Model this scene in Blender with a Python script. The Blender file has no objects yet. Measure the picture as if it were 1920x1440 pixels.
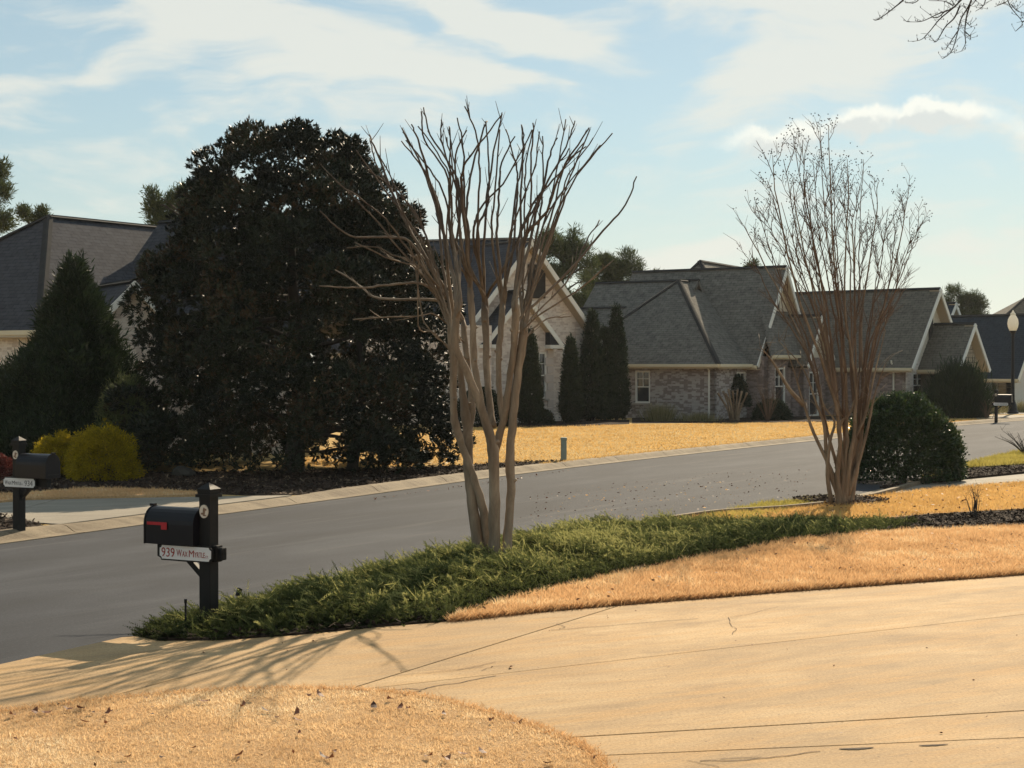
import bpy, bmesh, math, random
import numpy as np
from mathutils import Vector, Matrix

scene = bpy.context.scene
COL = scene.collection
R = math.radians
rng = np.random.default_rng(7)
random.seed(7)

# ------------------------------------------------------------------ camera
CAM_H = 2.64
F = 3000.0            # focal length in photo pixels (photo 1920 wide)
HOR = 684.0           # row of the horizon in the photo
cam_d = bpy.data.cameras.new('camera')
cam = bpy.data.objects.new('camera', cam_d)
COL.objects.link(cam)
cam.location = (0, 0, CAM_H)
PITCH = math.atan((720 - HOR) / F)
cam.rotation_euler = (R(90) - PITCH, 0, 0)
cam_d.sensor_width = 36.0
cam_d.lens = F / 1920 * 36.0
cam_d.clip_start = 0.1
cam_d.clip_end = 6000
scene.camera = cam

# ------------------------------------------------------------------ light
SUN_AZ = R(21)        # to the right of the view direction (+Y), clockwise
SUN_EL = R(33.5)
SKY_STRENGTH = 0.070
SKY_TINT = (0.85, 0.92, 0.87)
THIN_VEIL = 0.45                      # thin high cloud over the whole sky
VEIL_COL = (4.8, 5.7, 5.6)
HORIZON_COL = (7.0, 7.3, 6.7)
CIRRUS_COL = (7.7, 7.7, 6.95)
CUM_LIT = (9.4, 9.3, 8.3)
CUM_SHADE = (7.0, 7.2, 6.8)
world = bpy.data.worlds.new('World')
scene.world = world
world.use_nodes = True
wt = world.node_tree
wt.nodes.clear()
def wn(t, **kw):
    n = wt.nodes.new(t)
    for k, v in kw.items():
        setattr(n, k, v)
    return n
def wl(a, b):
    wt.links.new(a, b)
def wmath(op, a, b=None, clamp=False):
    n = wn('ShaderNodeMath', operation=op)
    n.use_clamp = clamp
    for i, v in enumerate((a, b)):
        if v is None: continue
        if isinstance(v, (int, float)): n.inputs[i].default_value = v
        else: wl(v, n.inputs[i])
    return n.outputs[0]
def wramp(v, lo, hi):
    n = wn('ShaderNodeMapRange', interpolation_type='SMOOTHSTEP')
    wl(v, n.inputs[0])
    n.inputs[1].default_value = lo; n.inputs[2].default_value = hi
    return n.outputs[0]
sky = wn('ShaderNodeTexSky', sky_type='NISHITA')
sky.sun_disc = False
sky.sun_elevation = SUN_EL
sky.sun_rotation = SUN_AZ
sky.air_density = 1.0
sky.dust_density = 0.25
sky.ozone_density = 1.6
bg = wn('ShaderNodeBackground')
bg.inputs[1].default_value = SKY_STRENGTH
out = wn('ShaderNodeOutputWorld')
# clouds: thin cirrus veils plus a few small cumulus; a faint veil continues all round the sky
tc = wn('ShaderNodeTexCoord')
sep = wn('ShaderNodeSeparateXYZ'); wl(tc.outputs['Generated'], sep.inputs[0])
az = wmath('MULTIPLY', wmath('ARCTAN2', sep.outputs[0], sep.outputs[1]), 30.0)
el = wmath('MULTIPLY', wmath('ARCSINE', sep.outputs[2]), 30.0)
comb = wn('ShaderNodeCombineXYZ'); wl(az, comb.inputs[0]); wl(el, comb.inputs[1])
def wnoise(vec, scale, detail, rough, dist=0.0, loc=(0, 0, 0), scl=(1, 1, 1), rot=(0, 0, 0), out_='Fac'):
    m = wn('ShaderNodeMapping'); wl(vec, m.inputs[0])
    m.inputs['Location'].default_value = loc; m.inputs['Scale'].default_value = scl; m.inputs['Rotation'].default_value = rot
    n = wn('ShaderNodeTexNoise'); wl(m.outputs[0], n.inputs['Vector'])
    n.inputs['Scale'].default_value = scale; n.inputs['Detail'].default_value = detail
    n.inputs['Roughness'].default_value = rough; n.inputs['Distortion'].default_value = dist
    return n.outputs[out_]
def warp(vec, scale, detail, amt, scl=(1, 1, 1)):
    c = wnoise(vec, scale, detail, 0.6, 0.0, (2.3, 5.1, 0), scl, out_='Color')
    s = wn('ShaderNodeVectorMath', operation='SUBTRACT'); wl(c, s.inputs[0]); s.inputs[1].default_value = (0.5, 0.5, 0.5)
    m = wn('ShaderNodeVectorMath', operation='MULTIPLY'); wl(s.outputs[0], m.inputs[0]); m.inputs[1].default_value = amt
    a = wn('ShaderNodeVectorMath', operation='ADD'); wl(vec, a.inputs[0]); wl(m.outputs[0], a.inputs[1])
    return a.outputs[0]
def blobs(vec, items, soft):
    """bodies of cloud: (azimuth, elevation, half length, half width, tilt, weight), angles in 1/30 rad"""
    acc = None
    for (u, v, a_, b_, rot, wgt) in items:
        m = wn('ShaderNodeMapping', vector_type='TEXTURE'); wl(vec, m.inputs[0])
        m.inputs['Location'].default_value = (u, v, 0); m.inputs['Rotation'].default_value = (0, 0, R(rot)); m.inputs['Scale'].default_value = (a_, b_, 1)
        L = wn('ShaderNodeVectorMath', operation='LENGTH'); wl(m.outputs[0], L.inputs[0])
        r_ = wn('ShaderNodeMapRange', interpolation_type='SMOOTHSTEP'); wl(L.outputs['Value'], r_.inputs[0])
        r_.inputs[1].default_value = soft; r_.inputs[2].default_value = 0.0; r_.inputs[3].default_value = 0.0; r_.inputs[4].default_value = wgt
        acc = r_.outputs[0] if acc is None else wmath('ADD', acc, r_.outputs[0])
    return acc
wv = warp(comb.outputs[0], 0.35, 2, (3.6, 1.5, 0), (0.6, 1.2, 1))
CIR = [(-4.4, 6.0, 4.2, 1.25, -17, 0.85), (0.3, 6.25, 2.7, 0.6, -13, 0.9), (-1.0, 5.25, 2.5, 0.36, -3, 0.75), (-7.8, 5.2, 2.3, 0.28, 7, 0.55), (-6.6, 5.7, 1.6, 0.55, 30, 0.4),
       (5.6, 5.5, 3.8, 0.9, 18, 0.72), (6.8, 6.7, 4.6, 0.7, 0, 0.62), (-2.0, 7.0, 2.6, 0.6, -8, 0.5), (-7.5, 3.9, 3.0, 0.5, 4, 0.22), (3.4, 2.2, 2.4, 0.28, 5, 0.6), (8.0, 2.1, 1.8, 0.3, 2, 0.35), (2, 12, 16, 2.2, -8, 0.6)]
body = blobs(wv, CIR, 1.25)
c1 = wnoise(wv, 0.5, 3, 0.6, 0.0, (3.1, 7.4, 0), (0.6, 1.5, 1), (0, 0, R(12)))
veil = wmath('MULTIPLY', wramp(c1, 0.36, 0.66), 0.38)
streak = wmath('SUBTRACT', wnoise(wv, 1.5, 4, 0.65, 0.0, (1.3, 2.2, 0), (0.4, 1.6, 1), (0, 0, R(10))), 0.5)
cir = wramp(wmath('ADD', wmath('ADD', body, veil), wmath('MULTIPLY', streak, 1.25)), 0.08, 0.80)
wv2 = warp(comb.outputs[0], 1.3, 4, (0.9, 0.75, 0))
CUM = [(7.8, 4.42, 1.6, 0.34, -3, 1.1), (7.55, 4.55, 0.5, 0.36, 0, 0.7), (6.35, 4.40, 0.55, 0.34, 0, 0.9), (5.0, 4.15, 1.5, 0.34, 4, 0.95), (9.6, 4.05, 0.6, 0.45, 0, 0.8)]
cum = wramp(blobs(wv2, CUM, 1.3), 0.15, 0.85)
lowv = wn('ShaderNodeVectorMath', operation='ADD'); wl(wv2, lowv.inputs[0]); lowv.inputs[1].default_value = (0.05, 0.22, 0)
core = wramp(blobs(lowv.outputs[0], CUM[:5], 1.3), 0.25, 0.8)
tint = wn('ShaderNodeMix', data_type='RGBA', blend_type='MULTIPLY')
tint.inputs[0].default_value = 1.0
wl(sky.outputs[0], tint.inputs[6]); tint.inputs[7].default_value = (*SKY_TINT, 1)
mix0 = wn('ShaderNodeMix', data_type='RGBA')
hz = wn('ShaderNodeMapRange', interpolation_type='SMOOTHSTEP'); wl(sep.outputs[2], hz.inputs[0])
hz.inputs[1].default_value = 0.0; hz.inputs[2].default_value = 0.17; hz.inputs[3].default_value = 0.86; hz.inputs[4].default_value = THIN_VEIL
wl(hz.outputs[0], mix0.inputs[0])
vc = wn('ShaderNodeMix', data_type='RGBA'); wl(wramp(sep.outputs[2], 0.0, 0.14), vc.inputs[0])
vc.inputs[6].default_value = (*HORIZON_COL, 1); vc.inputs[7].default_value = (*VEIL_COL, 1)
wl(tint.outputs[2], mix0.inputs[6]); wl(vc.outputs[2], mix0.inputs[7])
mix1 = wn('ShaderNodeMix', data_type='RGBA')
wl(wmath('MULTIPLY', cir, 0.8), mix1.inputs[0]); wl(mix0.outputs[2], mix1.inputs[6]); mix1.inputs[7].default_value = (*CIRRUS_COL, 1)
cumc = wn('ShaderNodeMix', data_type='RGBA'); wl(core, cumc.inputs[0])
cumc.inputs[6].default_value = (*CUM_LIT, 1); cumc.inputs[7].default_value = (*CUM_SHADE, 1)
mix2 = wn('ShaderNodeMix', data_type='RGBA')
wl(wmath('MULTIPLY', cum, 0.85), mix2.inputs[0]); wl(mix1.outputs[2], mix2.inputs[6]); wl(cumc.outputs[2], mix2.inputs[7])
wl(mix2.outputs[2], bg.inputs[0]); wl(bg.outputs[0], out.inputs[0])

sun_d = bpy.data.lights.new('sun', 'SUN')
sun_d.energy = 4.6
sun_d.angle = R(0.5)
sun_d.color = (1.0, 0.83, 0.60)
sun = bpy.data.objects.new('sun', sun_d)
COL.objects.link(sun)
sdir = Vector((math.sin(SUN_AZ) * math.cos(SUN_EL), math.cos(SUN_AZ) * math.cos(SUN_EL), math.sin(SUN_EL)))
sun.rotation_euler = sdir.to_track_quat('Z', 'Y').to_euler()
sun.location = (30, 80, 60)

scene.cycles.max_bounces = 5
scene.cycles.diffuse_bounces = 3
scene.cycles.glossy_bounces = 2
scene.cycles.transmission_bounces = 3
scene.cycles.transparent_max_bounces = 4
world.cycles.sampling_method = 'MANUAL'
world.cycles.sample_map_resolution = 256
scene.view_settings.view_transform = 'Standard'
scene.view_settings.look = 'None'
scene.view_settings.exposure = 0.65
scene.view_settings.gamma = 1.0
scene.view_settings.use_curve_mapping = False

# ------------------------------------------------------------------ helpers
def g(px, py, z=0.0):
    """point of the horizontal plane at height z seen at photo pixel px, py"""
    d = (CAM_H - z) * F / (py - HOR)
    return Vector(((px - 960) / F * d, d, z))
def at(px, py, d):
    return Vector(((px - 960) / F * d, d, CAM_H + (HOR - py) / F * d))

def tag(o, label=None, cat=None, group=None, kind=None):
    if label: o['label'] = label
    if cat: o['category'] = cat
    if group: o['group'] = group
    if kind: o['kind'] = kind
    return o
def empty(name, loc, label, cat, group=None, rz=0.0):
    o = bpy.data.objects.new(name, None)
    o.empty_display_size = 0.2
    COL.objects.link(o)
    o.location = loc
    o.rotation_euler = (0, 0, rz)
    return tag(o, label, cat, group)
def top_of(o):
    while o.parent: o = o.parent
    return o

class MB:
    """collects shapes in world coordinates, builds one mesh object"""
    def __init__(self): self.v = []; self.f = []; self.uv = {}
    def add(self, vs, fs):
        n = len(self.v)
        self.v += [tuple(p) for p in vs]
        self.f += [tuple(i + n for i in f) for f in fs]
        return n
    def face(self, pts, uvs=None):
        n = len(self.v)
        self.v += [tuple(p) for p in pts]
        self.f.append(tuple(range(n, n + len(pts))))
        if uvs: self.uv[len(self.f) - 1] = uvs
    def box(self, c, s, ax=None):
        """centre, full sizes, optional 3 axis vectors"""
        c = Vector(c)
        X, Y, Z = ax or (Vector((1, 0, 0)), Vector((0, 1, 0)), Vector((0, 0, 1)))
        vs = []
        for dz in (-.5, .5):
            for dx, dy in ((-.5, -.5), (.5, -.5), (.5, .5), (-.5, .5)):
                vs.append(c + X * (dx * s[0]) + Y * (dy * s[1]) + Z * (dz * s[2]))
        self.add(vs, [(3, 2, 1, 0), (4, 5, 6, 7), (0, 1, 5, 4), (1, 2, 6, 5), (2, 3, 7, 6), (3, 0, 4, 7)])
    def bar(self, a, b, wv, w, h):
        """box from a to b; wv = width direction"""
        a = Vector(a); b = Vector(b); d = b - a; L = d.length; d.normalize()
        wv = Vector(wv); wv = (wv - d * wv.dot(d)).normalized(); hv = d.cross(wv)
        self.box((a + b) / 2, (L, w, h), (d, wv, hv))
    def tube(self, pts, rad, n=6, caps=True):
        pts = [Vector(p) for p in pts]; m = len(pts)
        if isinstance(rad, (int, float)): rad = [rad] * m
        t0 = (pts[1] - pts[0]).normalized()
        ref = Vector((0, 0, 1)) if abs(t0.z) < 0.9 else Vector((1, 0, 0))
        u = t0.cross(ref).normalized()
        vs = []
        for i in range(m):
            t = (pts[min(i + 1, m - 1)] - pts[max(i - 1, 0)])
            if t.length < 1e-9: t = t0
            t = t.normalized()
            u = (u - t * u.dot(t))
            u = u.normalized() if u.length > 1e-6 else t.orthogonal().normalized()
            w = t.cross(u)
            for k in range(n):
                a = 2 * math.pi * k / n
                vs.append(pts[i] + (u * math.cos(a) + w * math.sin(a)) * rad[i])
        fs = []
        for i in range(m - 1):
            for k in range(n):
                a = i * n + k; b = i * n + (k + 1) % n
                fs.append((a, b, b + n, a + n))
        if caps:
            fs.append(tuple(range(n - 1, -1, -1)))
            fs.append(tuple(range((m - 1) * n, m * n)))
        self.add(vs, fs)
    def lathe(self, c, prof, n=16, axis=None):
        c = Vector(c)
        vs = []; fs = []
        for r, z in prof:
            for k in range(n):
                a = 2 * math.pi * k / n
                vs.append(c + Vector((r * math.cos(a), r * math.sin(a), z)))
        m = len(prof)
        for i in range(m - 1):
            for k in range(n):
                a = i * n + k; b = i * n + (k + 1) % n
                fs.append((a, b, b + n, a + n))
        fs.append(tuple(range(n - 1, -1, -1))); fs.append(tuple(range((m - 1) * n, m * n)))
        self.add(vs, fs)
    def prism(self, poly, z0, z1):
        """poly: list of (x,y), extruded between z0 and z1"""
        n = len(poly)
        A = sum(poly[i][0] * poly[(i + 1) % n][1] - poly[(i + 1) % n][0] * poly[i][1] for i in range(n))
        if A < 0: poly = poly[::-1]
        vs = [(p[0], p[1], z0) for p in poly] + [(p[0], p[1], z1) for p in poly]
        fs = [tuple(range(n, 2 * n)), tuple(range(n - 1, -1, -1))]
        for i in range(n):
            j = (i + 1) % n
            fs.append((i, j, j + n, i + n))
        self.add(vs, fs)
    def slab(self, pts, th):
        """roof plane: planar 3D polygon with uv, thickness th below"""
        pts = [Vector(p) for p in pts]
        n = Vector((0, 0, 0))
        for i in range(len(pts)):
            n += pts[i].cross(pts[(i + 1) % len(pts)])
        n.normalize()
        if n.z < 0: pts = pts[::-1]; n = -n
        hz = Vector((0, 0, 1)).cross(n)
        hz = hz.normalized() if hz.length > 1e-5 else Vector((1, 0, 0))
        up = n.cross(hz)
        self.face(pts, [(p.dot(hz), p.dot(up)) for p in pts])
        low = [p - n * th for p in pts]
        self.face(low[::-1])
        for i in range(len(pts)):
            j = (i + 1) % len(pts)
            self.face([pts[i], low[i], low[j], pts[j]])
    def build(self, name, mat, parent=None, smooth=False, bevel=0.0):
        me = bpy.data.meshes.new(name)
        V = self.v
        if parent is not None:
            L = parent.matrix_world_loc if False else world_loc(parent)
            V = [(p[0] - L[0], p[1] - L[1], p[2] - L[2]) for p in V]
        me.from_pydata(V, [], self.f)
        if self.uv:
            uvl = me.uv_layers.new(name='UVMap')
            for fi, uvs in self.uv.items():
                p = me.polygons[fi]
                for k, li in enumerate(p.loop_indices):
                    uvl.data[li].uv = uvs[k]
        me.materials.append(mat)
        if smooth:
            me.polygons.foreach_set('use_smooth', [True] * len(me.polygons))
        o = bpy.data.objects.new(name, me)
        COL.objects.link(o)
        if parent is not None: o.parent = parent
        if bevel > 0:
            b = o.modifiers.new('bevel', 'BEVEL'); b.width = bevel; b.segments = 2; b.limit_method = 'ANGLE'
        return o
def world_loc(o):
    L = Vector((0, 0, 0))
    while o is not None:
        L += o.location; o = o.parent
    return L
def np_mesh(name, V, faces_per, mat, parent=None, smooth=False, nverts=None, attr=None):
    """V: (n,k,3) array, each row one polygon of k vertices"""
    n, k, _ = V.shape
    V = V.reshape(-1, 3).astype(np.float32)
    if parent is not None:
        V = V - np.array(world_loc(parent), dtype=np.float32)
    me = bpy.data.meshes.new(name)
    me.vertices.add(n * k); me.vertices.foreach_set('co', V.ravel())
    me.loops.add(n * k); me.loops.foreach_set('vertex_index', np.arange(n * k, dtype=np.int32))
    me.polygons.add(n)
    me.polygons.foreach_set('loop_start', np.arange(0, n * k, k, dtype=np.int32))
    me.polygons.foreach_set('loop_total', np.full(n, k, dtype=np.int32))
    me.update(calc_edges=True)
    if attr is not None:   # per-polygon tone value
        a = me.attributes.new('tone', 'FLOAT', 'FACE')
        a.data.foreach_set('value', attr.astype(np.float32))
    me.materials.append(mat)
    if smooth: me.polygons.foreach_set('use_smooth', [True] * n)
    o = bpy.data.objects.new(name, me)
    COL.objects.link(o)
    if parent is not None: o.parent = parent
    return o

def in_poly(P, poly):
    x, y = P[:, 0], P[:, 1]
    inside = np.zeros(len(P), bool)
    n = len(poly)
    for i in range(n):
        x1, y1 = poly[i][0], poly[i][1]; x2, y2 = poly[(i + 1) % n][0], poly[(i + 1) % n][1]
        c = (y1 > y) != (y2 > y)
        with np.errstate(divide='ignore', invalid='ignore'):
            xi = (x2 - x1) * (y - y1) / (y2 - y1 + 1e-12) + x1
        inside ^= c & (x < xi)
    return inside
def scatter(poly, n):
    poly = [(p[0], p[1]) for p in poly]
    a = np.array(poly); lo = a.min(0); hi = a.max(0)
    out_ = []
    got = 0
    area = abs(0.5 * sum(poly[i][0] * poly[(i + 1) % len(poly)][1] - poly[(i + 1) % len(poly)][0] * poly[i][1] for i in range(len(poly))))
    tot = int(n * np.prod(hi - lo) / max(area, 1e-6)) + 10
    P = lo + rng.random((tot, 2)) * (hi - lo)
    return P[in_poly(P, poly)]
def poly_area(poly):
    return abs(0.5 * sum(poly[i][0] * poly[(i + 1) % len(poly)][1] - poly[(i + 1) % len(poly)][0] * poly[i][1] for i in range(len(poly))))
def visible(P, margin=80):
    """keep points that fall in or near the view; what no picture can show is not planted"""
    px = 960 + P[:, 0] / P[:, 1] * F
    return (px > -margin * 6) & (px < 1920 + margin * 6)
def vnoise(P, s, seed=0):
    """cheap smooth 2D value noise in [0,1]"""
    r = np.random.default_rng(seed).random((64, 64))
    x = P[:, 0] * s; y = P[:, 1] * s
    xi = np.floor(x).astype(int); yi = np.floor(y).astype(int)
    fx = x - xi; fy = y - yi
    fx = fx * fx * (3 - 2 * fx); fy = fy * fy * (3 - 2 * fy)
    a = r[xi % 64, yi % 64]; b = r[(xi + 1) % 64, yi % 64]; c = r[xi % 64, (yi + 1) % 64]; d = r[(xi + 1) % 64, (yi + 1) % 64]
    return (a * (1 - fx) + b * fx) * (1 - fy) + (c * (1 - fx) + d * fx) * fy
def unit(A):
    return A / np.maximum(np.linalg.norm(A, axis=-1, keepdims=True), 1e-9)
def catmull(pts, n=8):
    pts = [Vector(p) for p in pts]
    P = [pts[0] * 2 - pts[1]] + pts + [pts[-1] * 2 - pts[-2]]
    res = []
    for i in range(1, len(P) - 2):
        for k in range(n):
            t = k / n
            res.append(0.5 * ((2 * P[i]) + (-P[i - 1] + P[i + 1]) * t + (2 * P[i - 1] - 5 * P[i] + 4 * P[i + 1] - P[i + 2]) * t * t
                              + (-P[i - 1] + 3 * P[i] - 3 * P[i + 1] + P[i + 2]) * t ** 3))
    res.append(pts[-1])
    return res

# ------------------------------------------------------------------ materials
def new_mat(name):
    m = bpy.data.materials.new(name); m.use_nodes = True
    nt = m.node_tree; nt.nodes.clear()
    o = nt.nodes.new('ShaderNodeOutputMaterial')
    return m, nt, o
class NT:
    def __init__(self, nt): self.nt = nt
    def n(self, t, **kw):
        x = self.nt.nodes.new(t)
        for k, v in kw.items(): setattr(x, k, v)
        return x
    def l(self, a, b): self.nt.links.new(a, b)
    def coord(self, kind='Object', scale=(1, 1, 1), rot=(0, 0, 0)):
        c = self.n('ShaderNodeTexCoord'); src = c.outputs[kind]
        if any(rot):
            q = self.n('ShaderNodeMapping'); self.l(src, q.inputs[0]); q.inputs['Rotation'].default_value = rot; src = q.outputs[0]
        m = self.n('ShaderNodeMapping'); self.l(src, m.inputs[0]); m.inputs['Scale'].default_value = scale
        return m.outputs[0]
    def noise(self, vec, scale, detail=4, rough=0.55, dist=0.0):
        x = self.n('ShaderNodeTexNoise'); self.l(vec, x.inputs['Vector'])
        x.inputs['Scale'].default_value = scale; x.inputs['Detail'].default_value = detail
        x.inputs['Roughness'].default_value = rough; x.inputs['Distortion'].default_value = dist
        return x.outputs['Fac']
    def ramp(self, fac, stops):
        x = self.n('ShaderNodeValToRGB'); self.l(fac, x.inputs[0])
        e = x.color_ramp.elements
        while len(e) > 1: e.remove(e[-1])
        e[0].position = stops[0][0]; e[0].color = (*stops[0][1], 1)
        for p, c in stops[1:]:
            k = e.new(p); k.color = (*c, 1)
        return x.outputs[0]
    def mixc(self, fac, a, b, blend='MIX'):
        x = self.n('ShaderNodeMix', data_type='RGBA', blend_type=blend)
        for i, v in ((0, fac), (6, a), (7, b)):
            if isinstance(v, (int, float)): x.inputs[i].default_value = v
            elif isinstance(v, tuple): x.inputs[i].default_value = (*v[:3], 1)
            else: self.l(v, x.inputs[i])
        return x.outputs[2]
    def math(self, op, a, b=None):
        x = self.n('ShaderNodeMath', operation=op)
        for i, v in enumerate((a, b)):
            if v is None: continue
            if isinstance(v, (int, float)): x.inputs[i].default_value = v
            else: self.l(v, x.inputs[i])
        return x.outputs[0]
    def bump(self, h, strength=0.3, dist=0.02, normal=None):
        x = self.n('ShaderNodeBump'); self.l(h, x.inputs['Height'])
        x.inputs['Strength'].default_value = strength; x.inputs['Distance'].default_value = dist
        if normal is not None: self.l(normal, x.inputs['Normal'])
        return x.outputs[0]
    def bsdf(self, col, rough=0.8, normal=None, spec=0.4, metal=0.0):
        x = self.n('ShaderNodeBsdfPrincipled')
        if isinstance(col, tuple): x.inputs['Base Color'].default_value = (*col[:3], 1)
        else: self.l(col, x.inputs['Base Color'])
        if isinstance(rough, (int, float)): x.inputs['Roughness'].default_value = rough
        else: self.l(rough, x.inputs['Roughness'])
        x.inputs['Specular IOR Level'].default_value = spec
        x.inputs['Metallic'].default_value = metal
        if normal is not None: self.l(normal, x.inputs['Normal'])
        return x
def simple(name, c1, c2=None, scale=6.0, rough=0.7, bump=0.0, bscale=40.0, spec=0.4, coord='Object', metal=0.0, detail=5):
    m, nt, o = new_mat(name); N = NT(nt)
    v = N.coord(coord)
    col = c1
    if c2 is not None:
        col = N.ramp(N.noise(v, scale, detail, 0.6), [(0.3, c1), (0.7, c2)])
    nrm = N.bump(N.noise(v, bscale, 4, 0.6), bump, 0.01) if bump else None
    b = N.bsdf(col, rough, nrm, spec, metal)
    N.l(b.outputs[0], o.inputs[0])
    return m
def leafy(name, dark, light, rough=0.5, trans=0.25, spec=0.4, tcol=None, tone_pos=(0.1, 0.9), extra=None):
    """foliage: colour varies per leaf through the 'tone' attribute; some light passes through"""
    m, nt, o = new_mat(name); N = NT(nt)
    a = N.n('ShaderNodeAttribute'); a.attribute_name = 'tone'
    stops = [(tone_pos[0], dark), (tone_pos[1], light)]
    if extra: stops.append(extra)
    col = N.ramp(a.outputs['Fac'], stops)
    b = N.bsdf(col, rough, None, spec)
    if trans > 0:
        t = N.n('ShaderNodeBsdfTranslucent')
        if tcol: t.inputs[0].default_value = (*tcol, 1)
        else: N.l(col, t.inputs[0])
        mx = N.n('ShaderNodeMixShader'); mx.inputs[0].default_value = trans
        N.l(b.outputs[0], mx.inputs[1]); N.l(t.outputs[0], mx.inputs[2]); N.l(mx.outputs[0], o.inputs[0])
    else:
        N.l(b.outputs[0], o.inputs[0])
    return m

M = {}
def mk_asphalt():
    m, nt, o = new_mat('asphalt'); N = NT(nt)
    v = N.coord('Object')
    fine = N.noise(v, 38, 4, 0.8)
    big = N.noise(N.coord('Object', (0.3, 1, 1), (0, 0, R(-58))), 0.55, 5, 0.65, 0.5)
    col = N.ramp(big, [(0.30, (0.022, 0.0245, 0.031)), (0.5, (0.037, 0.041, 0.051)), (0.70, (0.064, 0.069, 0.080))])
    col = N.mixc(N.ramp(fine, [(0.36, (0.7, 0.7, 0.7)), (0.52, (0, 0, 0))]), col, (0.018, 0.018, 0.019))
    col = N.mixc(N.ramp(fine, [(0.58, (0, 0, 0)), (0.72, (0.6, 0.6, 0.6))]), col, (0.13, 0.128, 0.126))
    # wheel tracks and pale scuffs run along the road (about 60 degrees to the x axis)
    scuff = N.noise(N.coord('Object', (0.10, 2.2, 1), (0, 0, R(-58))), 1.0, 5, 0.7)
    col = N.mixc(N.ramp(scuff, [(0.56, (0, 0, 0)), (0.70, (0.5, 0.5, 0.5))]), col, (0.10, 0.097, 0.094))
    col = N.mixc(N.ramp(scuff, [(0.30, (0.5, 0.5, 0.5)), (0.42, (0, 0, 0))]), col, (0.026, 0.026, 0.028))
    b = N.bsdf(col, 0.88, N.bump(fine, 0.7, 0.008), 0.25)
    N.l(b.outputs[0], o.inputs[0]); return m
M['asphalt'] = mk_asphalt()
def mk_concrete(name, ca, cb, cc, stain=(0.36, 0.25, 0.14), stain_amt=0.6, rot=-20):
    m, nt, o = new_mat(name); N = NT(nt)
    v = N.coord('Object')
    big = N.noise(N.coord('Object', (0.55, 1.3, 1), (0, 0, R(rot))), 0.9, 6, 0.7, 0.5)
    col = N.ramp(big, [(0.34, ca), (0.5, cb), (0.64, cc)])
    inf = N.n('ShaderNodeObjectInfo')
    col = N.mixc(N.math('MULTIPLY', inf.outputs['Random'], 0.22), col, (ca[0] * .72, ca[1] * .72, ca[2] * .74))
    st = N.noise(N.coord('Object', (0.35, 2.6, 1), (0, 0, R(rot))), 1.6, 5, 0.7, 0.2)
    col = N.mixc(N.math('MULTIPLY', N.ramp(st, [(0.46, (0, 0, 0)), (0.66, (1, 1, 1))]), stain_amt), col, stain)
    gr = N.noise(N.coord('Object', (0.6, 1.5, 1), (0, 0, R(rot + 8))), 2.3, 5, 0.7)
    col = N.mixc(N.ramp(gr, [(0.55, (0, 0, 0)), (0.72, (0.5, 0.5, 0.5))]), col, (ca[0] * .62, ca[1] * .66, ca[2] * .76))
    speck = N.noise(v, 42, 3, 0.75)
    col = N.mixc(N.ramp(speck, [(0.34, (0.5, 0.5, 0.5)), (0.52, (0, 0, 0))]), col, (ca[0] * .5, ca[1] * .47, ca[2] * .43))
    col = N.mixc(N.ramp(speck, [(0.60, (0, 0, 0)), (0.74, (0.6, 0.6, 0.6))]), col, (min(1, cc[0] * 1.4), min(1, cc[1] * 1.42), min(1, cc[2] * 1.5)))
    dot = N.n('ShaderNodeTexVoronoi'); N.l(v, dot.inputs['Vector']); dot.inputs['Scale'].default_value = 5.0
    col = N.mixc(N.ramp(dot.outputs['Distance'], [(0.035, (0.8, 0.8, 0.8)), (0.06, (0, 0, 0))]), col, (0.12, 0.08, 0.05))
    b = N.bsdf(col, 0.85, N.bump(speck, 0.5, 0.006), 0.3)
    N.l(b.outputs[0], o.inputs[0]); return m
M['drive'] = mk_concrete('concrete_driveway', (0.32, 0.212, 0.108), (0.44, 0.295, 0.150), (0.54, 0.375, 0.20), (0.48, 0.28, 0.105), 0.65, -30)
M['curb'] = mk_concrete('concrete_curb', (0.20, 0.155, 0.10), (0.26, 0.205, 0.135), (0.32, 0.255, 0.17), (0.11, 0.08, 0.05), 0.7)
M['drive2'] = mk_concrete('concrete_pale', (0.25, 0.22, 0.175), (0.30, 0.265, 0.21), (0.35, 0.31, 0.25), (0.19, 0.16, 0.12), 0.5)
def mk_lawn(name, ca, cb, cc, sc=1.0):
    m, nt, o = new_mat(name); N = NT(nt)
    v = N.coord('Object')
    big = N.noise(N.coord('Object', (1, 1.6, 1)), 0.9 * sc, 6, 0.7, 0.3)
    fine = N.noise(v, 28, 5, 0.75)
    col = N.ramp(big, [(0.3, ca), (0.5, cb), (0.72, cc)])
    col = N.mixc(N.ramp(fine, [(0.32, (0.65, 0.65, 0.65)), (0.55, (0, 0, 0))]), col, (ca[0] * .45, ca[1] * .42, ca[2] * .4))
    b = N.bsdf(col, 0.95, N.bump(fine, 1.0, 0.05), 0.1)
    N.l(b.outputs[0], o.inputs[0]); return m
M['lawn_soil'] = mk_lawn('dormant_lawn_thatch', (0.58, 0.37, 0.195), (0.70, 0.455, 0.245), (0.76, 0.51, 0.28))
M['far_lawn'] = mk_lawn('far_dormant_lawn', (0.54, 0.36, 0.15), (0.62, 0.43, 0.18), (0.68, 0.48, 0.21))
M['green_soil'] = mk_lawn('green_lawn_thatch', (0.32, 0.26, 0.07), (0.40, 0.32, 0.09), (0.46, 0.36, 0.11))
M['earth'] = mk_lawn('earth_ground', (0.26, 0.20, 0.10), (0.32, 0.24, 0.12), (0.36, 0.28, 0.14))
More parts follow.
